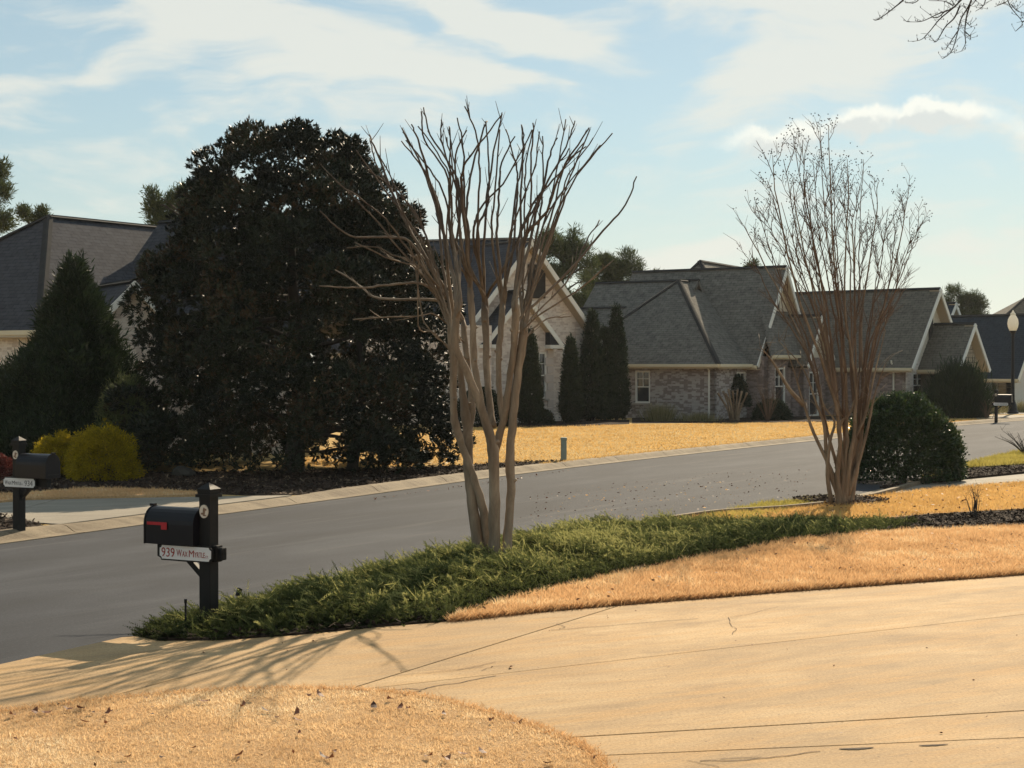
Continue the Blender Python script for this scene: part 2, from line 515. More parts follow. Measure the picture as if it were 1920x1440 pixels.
def mk_mulch():
    m, nt, o = new_mat('mulch_ground'); N = NT(nt)
    v = N.coord('Object')
    x = N.n('ShaderNodeTexVoronoi'); N.l(v, x.inputs['Vector']); x.inputs['Scale'].default_value = 22
    col = N.ramp(x.outputs['Color'], [(0.1, (0.018, 0.013, 0.010)), (0.6, (0.045, 0.032, 0.024)), (0.92, (0.09, 0.065, 0.05))])
    b = N.bsdf(col, 0.95, N.bump(N.noise(v, 24, 6, 0.75), 1.0, 0.05), 0.1)
    N.l(b.outputs[0], o.inputs[0]); return m
M['mulch'] = mk_mulch()
def mk_chip(name, a, b_, c):
    m = leafy(name, a, b_, 0.6, 0.0, 0.4, extra=(0.97, c)); return m
M['chip'] = leafy('mulch_chips', (0.02, 0.013, 0.010), (0.085, 0.056, 0.040), 0.85, 0.0, 0.12, extra=(0.98, (0.26, 0.19, 0.13)))

def mk_brick(name, base, alt, dark, mortar, patch=0.55, var=0.5):
    m, nt, o = new_mat(name); N = NT(nt)
    c = N.n('ShaderNodeTexCoord')
    br = N.n('ShaderNodeTexBrick'); N.l(c.outputs['UV'], br.inputs['Vector'])
    br.inputs['Scale'].default_value = 1.0
    br.inputs['Brick Width'].default_value = 0.215; br.inputs['Row Height'].default_value = 0.075
    br.inputs['Mortar Size'].default_value = 0.006; br.inputs['Mortar Smooth'].default_value = 0.2
    br.inputs['Color1'].default_value = (*base, 1); br.inputs['Color2'].default_value = (*alt, 1)
    br.inputs['Mortar'].default_value = (*mortar, 1)
    # darker bricks gathered in patches; sampled per brick with a snapped coordinate
    sp = N.n('ShaderNodeMapping'); N.l(c.outputs['UV'], sp.inputs[0]); sp.inputs['Scale'].default_value = (1 / 0.215, 1 / 0.075, 1)
    sn = N.n('ShaderNodeVectorMath', operation='FLOOR'); N.l(sp.outputs[0], sn.inputs[0])
    wn_ = N.n('ShaderNodeTexWhiteNoise', noise_dimensions='2D'); N.l(sn.outputs[0], wn_.inputs['Vector'])
    big = N.noise(c.outputs['UV'], 2.4, 3, 0.6)
    s = N.math('ADD', N.math('MULTIPLY', wn_.outputs['Value'], 0.40), N.math('MULTIPLY', big, 1.05))
    f = N.ramp(s, [(patch + 0.12, (0, 0, 0)), (patch + 0.2, (var, var, var))])
    col = N.mixc(f, br.outputs['Color'], dark)
    st = N.noise(c.outputs['UV'], 0.5, 5, 0.6)
    col = N.mixc(N.ramp(st, [(0.35, (0.25, 0.25, 0.25)), (0.6, (0, 0, 0))]), col, (dark[0] * 1.2, dark[1] * 1.2, dark[2] * 1.2))
    b = N.bsdf(col, 0.9, N.bump(br.outputs['Fac'], -0.5, 0.01), 0.2)
    N.l(b.outputs[0], o.inputs[0]); return m
M['brick_cream'] = mk_brick('cream_brick', (0.78, 0.70, 0.62), (0.66, 0.57, 0.50), (0.44, 0.35, 0.30), (0.78, 0.74, 0.68), 0.64, 0.6)
M['brick_grey'] = mk_brick('grey_brick', (0.46, 0.415, 0.38), (0.38, 0.335, 0.31), (0.17, 0.13, 0.12), (0.46, 0.44, 0.41), 0.58, 0.75)
M['brick_mauve'] = mk_brick('mauve_brick', (0.36, 0.285, 0.26), (0.29, 0.225, 0.205), (0.15, 0.115, 0.105), (0.38, 0.34, 0.31), 0.55, 0.6)
def mk_shingle(name, a, b_, c):
    m, nt, o = new_mat(name); N = NT(nt)
    co = N.n('ShaderNodeTexCoord')
    br = N.n('ShaderNodeTexBrick'); N.l(co.outputs['UV'], br.inputs['Vector'])
    br.inputs['Brick Width'].default_value = 0.33; br.inputs['Row Height'].default_value = 0.15
    br.inputs['Mortar Size'].default_value = 0.012; br.inputs['Scale'].default_value = 1.0
    br.inputs['Color1'].default_value = (*a, 1); br.inputs['Color2'].default_value = (*b_, 1)
    br.inputs['Mortar'].default_value = (a[0] * .35, a[1] * .35, a[2] * .35, 1)
    fine = N.noise(co.outputs['UV'], 3.2, 6, 0.8)
    col = N.mixc(N.ramp(fine, [(0.4, (0, 0, 0)), (0.7, (0.7, 0.7, 0.7))]), br.outputs['Color'], c)
    # saw-tooth relief of the courses
    sx = N.n('ShaderNodeSeparateXYZ'); N.l(co.outputs['UV'], sx.inputs[0])
    row = N.math('FRACT', N.math('DIVIDE', sx.outputs[1], 0.15))
    b = N.bsdf(col, 0.95, N.bump(row, -0.9, 0.05), 0.15)
    N.l(b.outputs[0], o.inputs[0]); return m
M['roof_grey'] = mk_shingle('grey_shingles', (0.15, 0.141, 0.126), (0.098, 0.092, 0.083), (0.24, 0.222, 0.192))
M['roof_dark'] = mk_shingle('charcoal_shingles', (0.060, 0.062, 0.074), (0.042, 0.043, 0.052), (0.09, 0.09, 0.098))
M['roof_blue'] = mk_shingle('slate_blue_shingles', (0.030, 0.042, 0.058), (0.024, 0.034, 0.048), (0.05, 0.062, 0.078))
M['roof_brown'] = mk_shingle('brown_grey_shingles', (0.14, 0.128, 0.108), (0.098, 0.089, 0.076), (0.21, 0.19, 0.158))
M['ridge_cap'] = simple('ridge_cap_shingle', (0.022, 0.022, 0.024), (0.04, 0.038, 0.036), 3, 0.95)
M['trim'] = simple('white_trim', (0.70, 0.68, 0.62), (0.78, 0.76, 0.70), 2, 0.6)
M['trim_cream'] = simple('cream_trim', (0.62, 0.54, 0.38), (0.68, 0.60, 0.44), 2, 0.6)
M['soffit'] = simple('tan_soffit', (0.46, 0.37, 0.26), (0.52, 0.42, 0.30), 2, 0.8)
M['siding'] = simple('cream_siding', (0.58, 0.52, 0.42), (0.64, 0.58, 0.48), 3, 0.7)
M['siding_pale'] = simple('pale_grey_siding', (0.50, 0.50, 0.48), (0.56, 0.56, 0.54), 3, 0.7)
M['glass'] = simple('window_glass', (0.03, 0.035, 0.04), None, rough=0.08, spec=0.8)
M['vent'] = simple('dark_louvre', (0.03, 0.026, 0.024), (0.05, 0.045, 0.04), 4, 0.8)
M['stone'] = simple('veneer_stone', (0.30, 0.25, 0.19), (0.46, 0.40, 0.32), 2.0, 0.9, 0.6, 12)
M['mortar'] = simple('veneer_mortar', (0.14, 0.12, 0.10), None, rough=0.95)
M['downspout'] = simple('cream_metal', (0.66, 0.63, 0.55), None, rough=0.5)
M['black_metal'] = simple('black_painted_metal', (0.005, 0.005, 0.008), (0.008, 0.008, 0.012), 3, 0.38, 0.0, spec=0.25)
M['black_wood'] = simple('black_painted_post', (0.006, 0.006, 0.006), (0.012, 0.011, 0.011), 5, 0.6, 0.15, 20, 0.25)
M['red'] = simple('red_flag_paint', (0.42, 0.012, 0.02), (0.36, 0.01, 0.016), 4, 0.45)
M['red_ink'] = simple('red_lettering', (0.30, 0.045, 0.035), None, rough=0.7)
M['grey_ink'] = simple('grey_lettering', (0.12, 0.115, 0.11), None, rough=0.7)
M['sign_white'] = simple('sign_white', (0.72, 0.71, 0.70), (0.64, 0.63, 0.62), 12, 0.5)
M['plaque'] = simple('plaque_cream', (0.70, 0.62, 0.52), (0.62, 0.54, 0.44), 30, 0.5)
M['plaque_ink'] = simple('plaque_brown', (0.14, 0.075, 0.045), (0.25, 0.15, 0.09), 30, 0.6)
M['globe'] = simple('frosted_lamp_globe', (0.80, 0.78, 0.72), None, rough=0.35)
M['pedestal'] = simple('pedestal_plastic', (0.30, 0.33, 0.26), (0.36, 0.38, 0.30), 3, 0.6)
M['rock'] = simple('field_rock', (0.03, 0.027, 0.022), (0.06, 0.052, 0.042), 3, 0.9, 0.8, 8)
# ------------------------------------------------------------------ ground
def struct(name, mb, mat, label=None, cat=None, parent=None, smooth=False):
    o = mb.build(name, mat, parent, smooth)
    if parent is None: tag(o, label, cat, None, 'structure')
    return o
mb = MB()
mb.face([(-900, -60, -0.06), (900, -60, -0.06), (900, 2500, -0.06), (-900, 2500, -0.06)])
struct('ground', mb, M['earth'], 'open ground under and beyond the neighbourhood', 'ground')

# road: far edge FE and near edge NE in world metres
FE = catmull([(-21, -3, 0), (-7.5, 23.6, 0), (-3.4, 31.5, 0), (1.2, 40.4, 0), (10.3, 55.2, 0), (23.4, 74.7, 0), (46, 100, 0), (80, 128, 0)], 10)
NE = catmull([(-13.4, -1.6, 0), (-4.48, 14.0, 0), (-0.55, 22.2, 0), (2.9, 27.6, 0), (6.2, 30.9, 0), (14.4, 46.4, 0), (28.4, 69, 0), (51, 95, 0), (85, 122, 0)], 10)
mb = MB()
mb.f.append(tuple(range(len(NE) + len(FE)))); mb.v += [tuple(p) for p in NE] + [tuple(p) for p in FE[::-1]]
struct('road', mb, M['asphalt'], 'dark grey asphalt street running away to the right', 'road')

def resample(pts, step):
    res = [pts[0].copy()]; acc = 0.0
    for i in range(len(pts) - 1):
        a, b = pts[i], pts[i + 1]; L = (b - a).length
        while acc + L >= step:
            t = (step - acc) / L
            a = a + (b - a) * t; L = (b - a).length; acc = 0
            res.append(a.copy())
        acc += L
    return res
def offset(pts, o):
    res = []
    for i, p in enumerate(pts):
        t = (pts[min(i + 1, len(pts) - 1)] - pts[max(i - 1, 0)]).normalized()
        res.append(p + Vector((-t.y, t.x, 0)) * o)
    return res
def curb_line(name, label, line, side, y0, y1, low=()):
    root = empty(name, (0, 0, 0), label, 'curb'); root['kind'] = 'structure'
    pts = [p for p in resample(line, 0.5) if y0 <= p.y <= y1]
    SEC = 6
    for s in range(0, len(pts) - 1, SEC):
        seg = pts[s:s + SEC + 1]
        if len(seg) < 2: break
        mb = MB(); rings = []
        for i, p in enumerate(seg):
            k = s + i
            t = (pts[min(k + 1, len(pts) - 1)] - pts[max(k - 1, 0)]).normalized()
            nrm = Vector((-t.y, t.x, 0)) * side
            q = p.copy()
            if i == 0: q += t * 0.010
            if i == len(seg) - 1: q -= t * 0.010
            hk = 1.0
            for (a, b) in low:
                if a - 1.2 < p.y < b + 1.2:
                    hk = 0.75 + 0.25 * max(0.0, min(1.0, max((a - p.y) / 1.2, (p.y - b) / 1.2)))
            prof = [(-0.03, -0.05), (-0.03, 0.012), (0.14, 0.008), (0.19, 0.02), (0.26, 0.07 * hk), (0.33, 0.115 * hk), (0.40, 0.135 * hk), (0.50, 0.138 * hk), (0.50, -0.05)]
            rings.append([q + nrm * o + Vector((0, 0, z)) for o, z in prof])
        m_ = len(rings[0])
        n0 = len(mb.v)
        for r in rings: mb.v += [tuple(x) for x in r]
        for i in range(len(rings) - 1):
            for k in range(m_ - 1):
                a = n0 + i * m_ + k
                f = (a, a + 1, a + 1 + m_, a + m_)
                mb.f.append(f if side < 0 else f[::-1])
        mb.f.append(tuple(range(n0, n0 + m_))); mb.f.append(tuple(range(n0 + (len(rings) - 1) * m_, n0 + len(rings) * m_))[::-1])
        mb.build('curb_section', M['curb'], root, smooth=False)
    return root
dA = g(150, 994).y; dB = g(560, 941).y
curb_line('curb', 'rolled concrete curb along the far side of the street', FE, 1, 14, 110, [(dA, dB), (74.8, 79)])
curb_line('curb', 'low concrete curb on the near side of the street by the junipers', NE, -1, 17.0, 36.6, [(30.5, 36)])

# ---- polygons read off the photograph, lying on the ground plane
def gp(L, z=0.0): return [tuple(g(x, y, z)[:2]) for x, y in L]
FEd = resample(FE, 0.3); NEd = resample(NE, 0.3)
FEo = offset(FEd, 0.48)      # back of the far curb
NEo = offset(NEd, -0.02)
NEc = offset(NEd, -0.48)     # back of the near curb
def edge_between(line, y0, y1, step=1):
    return [(p.x, p.y) for p in line if y0 <= p.y <= y1]

# far lawn: everything behind the far curb
mb = MB()
far = edge_between(FEo, 5, 128)
mb.prism(far + [(-160, 128), (-160, 5)], -0.05, 0.10)
struct('far_lawn', mb, M['far_lawn'], 'orange dormant lawn across the street', 'lawn')
# beyond the road on the right
mb = MB()
mb.prism(edge_between(NEo, 47.8, 128)[::-1] + [(40, 47.0), (160, 40), (160, 128)], -0.05, 0.09)
struct('right_lawn', mb, M['green_soil'], 'lawn on the near side of the street, far right', 'lawn')

# mulch bed under the magnolia
bedA = [(-600, 915), (-200, 940), (0, 925), (175, 914), (330, 918), (400, 925), (470, 930)]
mulch1 = gp([(-600, 925), (-200, 938), (0, 926), (175, 915), (300, 918), (385, 925), (470, 929)], 0.11) + \
    edge_between(FEo, dB + 0.25, g(1010, 870).y) + gp([(985, 866), (940, 868), (850, 874), (650, 879), (450, 884), (250, 886), (60, 880), (-600, 880)], 0.11)
mb = MB(); mb.prism(mulch1, 0.0, 0.115)
struct('magnolia_mulch_bed', mb, M['mulch'], 'dark mulch bed under the big magnolia', 'mulch bed')
# pale driveway across the street
dr2 = gp([(-700, 985), (-300, 962), (0, 943), (50, 938), (175, 935), (340, 932), (470, 930)], 0.12) + \
    edge_between(FEo, dA - 0.3, dB + 0.2)[::-1] + gp([(60, 979), (0, 968), (-300, 985), (-700, 1010)], 0.12)
M_far_drive = dr2

def clip_half(poly, a, b, keep_left, gap):
    """keep one side of the line a-b, pulled back by gap"""
    ax, ay = a; bx, by = b
    L = math.hypot(bx - ax, by - ay); nx, ny = -(by - ay) / L, (bx - ax) / L
    s = 1 if keep_left else -1
    def dist(p): return s * ((p[0] - ax) * nx + (p[1] - ay) * ny) - gap
    res = []
    n = len(poly)
    for i in range(n):
        p, q = poly[i], poly[(i + 1) % n]
        dp, dq = dist(p), dist(q)
        if dp >= 0: res.append(p)
        if (dp >= 0) != (dq >= 0):
            t = dp / (dp - dq); res.append((p[0] + (q[0] - p[0]) * t, p[1] + (q[1] - p[1]) * t))
    return res
def split(polys, a, b, gap):
    res = []
    for p in polys:
        for k in (True, False):
            c = clip_half(p, a, b, k, gap)
            if len(c) >= 3 and poly_area(c) > 0.02: res.append(c)
    return res
def slab_drive(name, label, pieces, z0, z1, mat):
    root = empty(name, (0, 0, 0), label, 'driveway'); root['kind'] = 'structure'
    for p in pieces:
        mb = MB(); mb.prism(p, z0, z1 + random.uniform(-0.002, 0.002))
        mb.build('concrete_slab', mat, root, bevel=0.006)
    return root
ps = [dr2]
for L in [((200, 1005), (420, 931)), ((-120, 1010), (175, 930)), ((420, 985), (640, 925))]:
    ps = split(ps, gp([L[0]])[0], gp([L[1]])[0], 0.012)
slab_drive('far_driveway', 'pale shaded concrete driveway across the street by the magnolia', ps, -0.04, 0.122, M['drive2'])
# mulch triangle round the far mailbox
tri = gp([(-300, 985), (0, 968), (60, 979)], 0.1) + edge_between(FEo, g(-300, 1040).y, dA - 0.3)[::-1]
mb = MB(); mb.prism(tri, 0.0, 0.112)
struct('mailbox_mulch_bed', mb, M['mulch'], 'dark mulch corner round the mailbox across the street', 'mulch bed')

# near driveway in slabs
edge_jun = [(255, 1198), (300, 1207), (420, 1206), (560, 1196), (700, 1182), (840, 1170), (1000, 1155), (1144, 1142), (1320, 1128), (1487, 1114), (1684, 1100), (1920, 1083), (2300, 1058), (2900, 1022)]
edge_lawn = [(1150, 1480), (1125, 1440), (1085, 1403), (1000, 1370), (900, 1340), (830, 1322), (760, 1310), (660, 1301), (560, 1299), (420, 1303), (300, 1311), (160, 1323), (0, 1343), (-160, 1366), (-400, 1410)]
road_edge = edge_between(NEo, 8.0, g(250, 1199).y)
drive_poly = road_edge + gp(edge_jun) + gp([(5200, 1500)]) + [(14, 2), (3, 2), (1.2, 8.5)] + gp(edge_lawn)
def W(p): return tuple(g(*p)[:2])
drive_poly = clip_half(drive_poly, W((2150, 1071)), W((2150, 1700)), False, 0.0)
if poly_area(drive_poly) < 20: raise RuntimeError('driveway clip')
J1 = (W((655, 1298)), W((1130, 1150)))
left_ = clip_half(drive_poly, *J1, True, 0.008); right_ = clip_half(drive_poly, *J1, False, 0.008)
lp = split([left_], W((160, 1325)), W((600, 1205)), 0.007)
lp2 = []
for p in lp:
    lp2 += split([p], W((-20, 1280)), W((350, 1215)), 0.007)
rp = [right_]
for a, b, gap in [((960, 1267), (1920, 1157), 0.008), ((1080, 1390), (1920, 1340), 0.008), ((1130, 1425), (1920, 1391), 0.011)]:
    rp = split(rp, W(a), W(b), gap)
near_drive = slab_drive('near_driveway', 'broad tan concrete driveway across the foreground', lp2 + rp, -0.05, 0.025, M['drive'])
M['joint'] = simple('joint_dirt', (0.05, 0.035, 0.022), (0.08, 0.055, 0.035), 20, 0.95)
mb = MB(); mb.prism(drive_poly, -0.06, 0.004)
mb.build('joint_bed', M['joint'], near_drive)
# hairline cracks
mb = MB()
for line, wd in [([(690, 1300), (735, 1294), (765, 1292), (790, 1294), (812, 1288), (860, 1281), (930, 1268)], 0.012),
                 ([(660, 1311), (700, 1303), (745, 1300), (790, 1297)], 0.010),
                 ([(750, 1306), (790, 1296)], 0.008),
                 ([(730, 1268), (800, 1262), (860, 1257), (900, 1248), (930, 1242)], 0.007),
                 ([(830, 1258), (905, 1251)], 0.006), ([(905, 1258), (925, 1250), (965, 1248)], 0.006),
                 ([(1035, 1182), (1120, 1175), (1220, 1167), (1310, 1160)], 0.010),
                 ([(1365, 1158), (1372, 1172), (1380, 1180), (1374, 1190)], 0.006),
                 ([(1370, 1158), (1400, 1153), (1460, 1138)], 0.005),
                 ([(1310, 1428), (1400, 1427), (1480, 1418), (1540, 1410)], 0.012),
                 ([(1350, 1424), (1430, 1421)], 0.008), ([(1045, 1170), (1060, 1176), (1050, 1180)], 0.007),
                 ([(1290, 1427), (1350, 1440)], 0.006)]:
    pts = []
    for i in range(len(line) - 1):
        a, b = g(*line[i], 0.0295), g(*line[i + 1], 0.0295)
        for k in range(4):
            p = a.lerp(b, k / 4); p += Vector((random.uniform(-.012, .012), random.uniform(-.012, .012), 0)); pts.append(p)
    pts.append(g(*line[-1], 0.0295))
    for i in range(len(pts) - 1):
        d = (pts[i + 1] - pts[i]).normalized(); n_ = Vector((-d.y, d.x, 0)) * wd * 0.5
        mb.face([pts[i] - n_, pts[i + 1] - n_, pts[i + 1] + n_, pts[i] + n_])
# broken edges of the lowest joint
jl = lambda x: 1425 + (x - 1130) * (1391 - 1425) / (1920 - 1130)
for x0, x1, dp in [(1575, 1640, 2.6), (1725, 1780, 1.6)]:
    n_ = 14; top_ = []; bot_ = []
    for k in range(n_ + 1):
        x = x0 + (x1 - x0) * k / n_; pr_ = math.sin(math.pi * k / n_) ** 0.7
        top_.append(g(x, jl(x) - 0.6, 0.0295)); bot_.append(g(x, jl(x) + 0.3 + dp * pr_ * random.uniform(0.6, 1.1), 0.0295))
    for k in range(n_): mb.face([bot_[k], bot_[k + 1], top_[k + 1], top_[k]])
mb.build('crack', M['joint'], near_drive)

# front lawn (bottom left)
front_poly = gp(edge_lawn) + [(-9, 8.9), (-9, 6.5), (1.2, 6.5), (1.25, 8.4)]
mb = MB(); mb.prism(front_poly, -0.05, 0.035)
struct('front_lawn', mb, M['lawn_soil'], 'tan dormant lawn in the bottom left foreground', 'lawn')
mb = MB(); mb.prism(gp([(2152, 1700), (2152, 1071), (2300, 1061), (2900, 1025)]) + [(22, 16), (22, 2), (6, 2)], -0.05, 0.04)
struct('garden_lawn', mb, M['lawn_soil'], 'lawn beyond the right end of the driveway', 'lawn')
# juniper bed soil
jun_top = edge_between(NEo, g(255, 1198).y + 0.1, 17.0) + edge_between(NEc, 17.0, 26.0)
jun_poly = gp([(262, 1200), (300, 1207), (420, 1206), (560, 1196), (700, 1182), (840, 1170), (865, 1160), (952, 1134), (1121, 1095), (1329, 1051), (1487, 1021), (1639, 1006), (1700, 1000), (1740, 985), (1640, 982), (1500, 982), (1380, 990)]) + jun_top[::-1]
mb = MB(); mb.prism(jun_poly, -0.05, 0.045)
struct('juniper_bed_soil', mb, M['mulch'], 'dark mulch soil under the juniper ground cover', 'soil bed')
# grass strip between junipers and driveway
strip_poly = gp([(845, 1170), (865, 1158), (952, 1132), (1121, 1093), (1329, 1049), (1487, 1019), (1639, 1004), (1780, 998), (1920, 993), (2300, 975), (2900, 950), (2900, 1018), (2300, 1054), (1920, 1080), (1684, 1097), (1487, 1111), (1320, 1125), (1144, 1139), (1000, 1152)])
mb = MB(); mb.prism(strip_poly, -0.05, 0.055)
struct('lawn_strip', mb, M['lawn_soil'], 'tan dormant lawn strip between junipers and driveway', 'lawn')
# mulch band right
mul_poly = gp([(1600, 1003), (1640, 985), (1740, 972), (1850, 966), (1920, 962), (2300, 940), (2900, 915), (2900, 946), (2300, 972), (1920, 991), (1780, 996), (1700, 999)])
mb = MB(); mb.prism(mul_poly, -0.05, 0.050)
struct('mulch_band', mb, M['mulch'], 'dark mulch band right of the juniper bed', 'mulch bed')
# second strip of lawn round the smaller crape myrtle
s2_poly = edge_between(NEc, 25.0, 31.0) + gp([(1625, 938), (1750, 922), (1920, 909), (2300, 885), (2900, 860), (2900, 912), (2300, 937), (1920, 960), (1850, 964), (1740, 970), (1640, 980), (1500, 979), (1400, 985)])
mb = MB(); mb.prism(s2_poly, -0.05, 0.058)
struct('side_lawn', mb, M['lawn_soil'], 'dormant lawn patch around the smaller crape myrtle', 'lawn')
# concrete path
path_poly = edge_between(NEc, 30.6, 32.6) + gp([(1650, 919), (1800, 903), (1920, 891), (2300, 864), (2900, 838), (2900, 858), (2300, 883), (1920, 908), (1750, 921), (1625, 937)])
ps = [path_poly]
for a, b in [((1700, 945), (1850, 885)), ((1900, 925), (2010, 870)), ((2150, 900), (2290, 850))]:
    ps = split(ps, W(a), W(b), 0.012)
root = slab_drive('concrete_path', 'pale concrete path between the round hedge and the lawn', ps, -0.05, 0.03, M['drive2'])
root['category'] = 'path'
bush_bed = edge_between(NEc, 32.7, 36.8) + gp([(1800, 884), (1860, 880), (1920, 876), (2300, 850), (2900, 826), (2900, 836), (2300, 862), (1920, 889), (1800, 901), (1650, 917)])
mb = MB(); mb.prism(bush_bed, -0.05, 0.06)
struct('hedge_mulch_bed', mb, M['mulch'], 'dark mulch bed under the round hedge', 'mulch bed')
verge_poly = edge_between(NEo, 36.9, 47.6) + gp([(1960, 846), (2300, 828), (2900, 812), (2900, 824), (2300, 848), (1920, 874), (1860, 878), (1800, 882)])
mb = MB(); mb.prism(verge_poly, -0.05, 0.065)
struct('green_verge', mb, M['green_soil'], 'yellow green grass verge behind the round hedge', 'lawn')
# mulch mound at the crape myrtle
def mound(name, label, c, rx, ry, h, z0, seed):
    r_ = random.Random(seed); mb = MB(); n = 26; rings = 5
    vs = []; fs = []
    for i in range(rings + 1):
        t = i / rings
        for k in range(n):
            a = 2 * math.pi * k / n
            wob = 1 + 0.12 * math.sin(3 * a + seed) + 0.07 * math.sin(7 * a)
            rr = (1 - t * 0.96) * wob
            vs.append((c[0] + rx * rr * math.cos(a), c[1] + ry * rr * math.sin(a), z0 + h * (1 - (1 - t) ** 2) + r_.uniform(-.008, .008) - (0.03 if i == 0 else 0)))
    for i in range(rings):
        for k in range(n):
            a = i * n + k; b = i * n + (k + 1) % n
            fs.append((a, b, b + n, a + n))
    fs.append(tuple(range(rings * n, rings * n + n)))
    mb.add(vs, fs)
    return struct(name, mb, M['mulch'], label, 'mulch bed', smooth=True)
c2 = g(1575, 948)
mound('mulch_mound', 'dark mulch mound round the smaller crape myrtle trunk', c2, 0.85, 0.75, 0.09, 0.06, 2)
# dormant grass strip beside the far drive
fs_poly = gp([(-400, 955), (0, 941), (50, 936), (175, 933), (340, 930), (400, 927), (300, 919), (175, 916), (0, 928), (-400, 940)], 0.12)
mb = MB(); mb.prism(fs_poly, 0.0, 0.14)
struct('verge_strip', mb, M['lawn_soil'], 'narrow tan grass strip between far driveway and mulch bed', 'lawn')
# mulch beds along the houses
for L, lab in [([(840, 800), (1000, 801), (1100, 799), (1180, 795), (1180, 788), (840, 788)], 'dark mulch bed along the cream brick house'),
               ([(1185, 794), (1330, 793), (1500, 792), (1620, 790), (1620, 780), (1185, 784)], 'mulch bed along the grey brick house')]:
    mb = MB(); mb.prism(gp(L, 0.1), 0.0, 0.118)
    struct('house_mulch_bed', mb, M['mulch'], lab, 'mulch bed')
# far drive and walk at the right edge
mb = MB(); mb.prism(edge_between(FEo, 75.0, 79.0) + gp([(2100, 776), (1830, 780), (1832, 786)], 0.1), 0.0, 0.125)
struct('distant_driveway', mb, M['drive2'], 'distant pale driveway behind the far right mailbox', 'driveway')
mb = MB(); mb.prism(gp([(1800, 778.5), (2200, 772), (2200, 769.5), (1800, 775.5)], 0.1), 0.0, 0.122)
struct('distant_sidewalk', mb, M['drive2'], 'distant pale sidewalk by the lamp post', 'sidewalk')
# ------------------------------------------------------------------ houses
class Frame:
    """local house axes: s along w (to the right along a front wall), t along n (outward), z up"""
    def __init__(self, o, ang):
        self.o = Vector((o[0], o[1], 0)); a = R(ang)
        self.w = Vector((math.cos(a), math.sin(a), 0)); self.n = Vector((math.sin(a), -math.cos(a), 0))
    def p(self, s, t, z): return self.o + self.w * s + self.n * t + Vector((0, 0, z))
Z = Vector((0, 0, 1))
def wall(root, fr, a, b, z0, z1, mat, openings=(), name='wall', th=0.2, top=None):
    """wall between local (s,t) points a and b, outer face on the right-hand side of a->b seen from above is away from us;
    openings: (u0,u1,za,zb). top: optional list of (u,z) for a gable outline"""
    A = fr.p(a[0], a[1], 0); B = fr.p(b[0], b[1], 0)
    d = (B - A); L = d.length; d.normalize()
    nr = Vector((d.y, -d.x, 0))        # outward: viewer side when a is left of b
    mb = MB()
    us = sorted({0.0, L} | {o[0] for o in openings} | {o[1] for o in openings})
    zs = sorted({z0, z1} | {o[2] for o in openings} | {o[3] for o in openings})
    def P(u, z, k=0.0): return A + d * u + Z * z - nr * k
    def q(pts, uv): mb.face(pts, uv)
    for i in range(len(us) - 1):
        for j in range(len(zs) - 1):
            u0, u1, za, zb = us[i], us[i + 1], zs[j], zs[j + 1]
            if any(o[0] <= u0 + 1e-6 and o[1] >= u1 - 1e-6 and o[2] <= za + 1e-6 and o[3] >= zb - 1e-6 for o in openings): continue
            q([P(u0, za), P(u1, za), P(u1, zb), P(u0, zb)], [(u0, za), (u1, za), (u1, zb), (u0, zb)])
    for (u0, u1, za, zb) in openings:
        for c in ([(u0, za), (u0, zb)], [(u0, zb), (u1, zb)], [(u1, zb), (u1, za)], [(u1, za), (u0, za)]):
            (ua, z_a), (ub, z_b) = c
            q([P(ua, z_a), P(ub, z_b), P(ub, z_b, th), P(ua, z_a, th)], [(0, 0), (.3, 0), (.3, .2), (0, .2)])
    if top:
        pts = [(0.0, z1)] + [(L, z1)] + list(top)
        q([P(u, z) for u, z in pts], [(u, z) for u, z in pts])
    # ends and back
    H = z1
    q([P(0, z0), P(0, H), P(0, H, th), P(0, z0, th)], [(0, z0), (0, H), (th, H), (th, z0)])
    q([P(L, z0), P(L, z0, th), P(L, H, th), P(L, H)], [(0, z0), (th, z0), (th, H), (0, H)])
    if not openings:
        q([P(L, z0, th), P(0, z0, th), P(0, H, th), P(L, H, th)], [(0, z0), (L, z0), (L, H), (0, H)])
    w = mb.build(name, mat, root)
    for o_ in openings: window(root, P, d, nr, *o_)
    return w
def window(root, P, d, nr, u0, u1, za, zb, arch=False, mull=True, mat='trim', bar=0.05):
    W_ = u1 - u0; H = zb - za
    C = P((u0 + u1) / 2, (za + zb) / 2, 0.06)
    ax = (d, nr, Z)
    f = MB()
    for sx in (-1, 1): f.box(C + d * sx * (W_ / 2 - 0.04), (0.08, 0.09, H), ax)
    for sz in (-1, 1): f.box(C + Z * sz * (H / 2 - 0.04), (W_ - 0.162, 0.088, 0.08), ax)
    f.box(C, (W_ - 0.162, 0.075, bar), ax)
    win = f.build('window', M[mat], root)
    if mull:
        k = MB()
        k.box(C + Z * H / 4 - nr * 0.002, (0.028, 0.05, H / 2 - 0.06), ax)
        k.box(C + Z * H / 4, (W_ - 0.165, 0.046, 0.028), ax)
        k.build('glazing_bar', M[mat], win)
    gl = MB(); gl.box(C - nr * 0.04, (W_ - 0.1, 0.01, H - 0.1), ax); gl.build('pane', M['glass'], win)
    s = MB(); s.box(P((u0 + u1) / 2, za - 0.045, -0.04), (W_ + 0.16, 0.16, 0.085), ax); s.build('sill', M['brick_trim'], win)
    return win
M['brick_trim'] = simple('soldier_course', (0.40, 0.36, 0.31), (0.34, 0.30, 0.26), 8, 0.9)

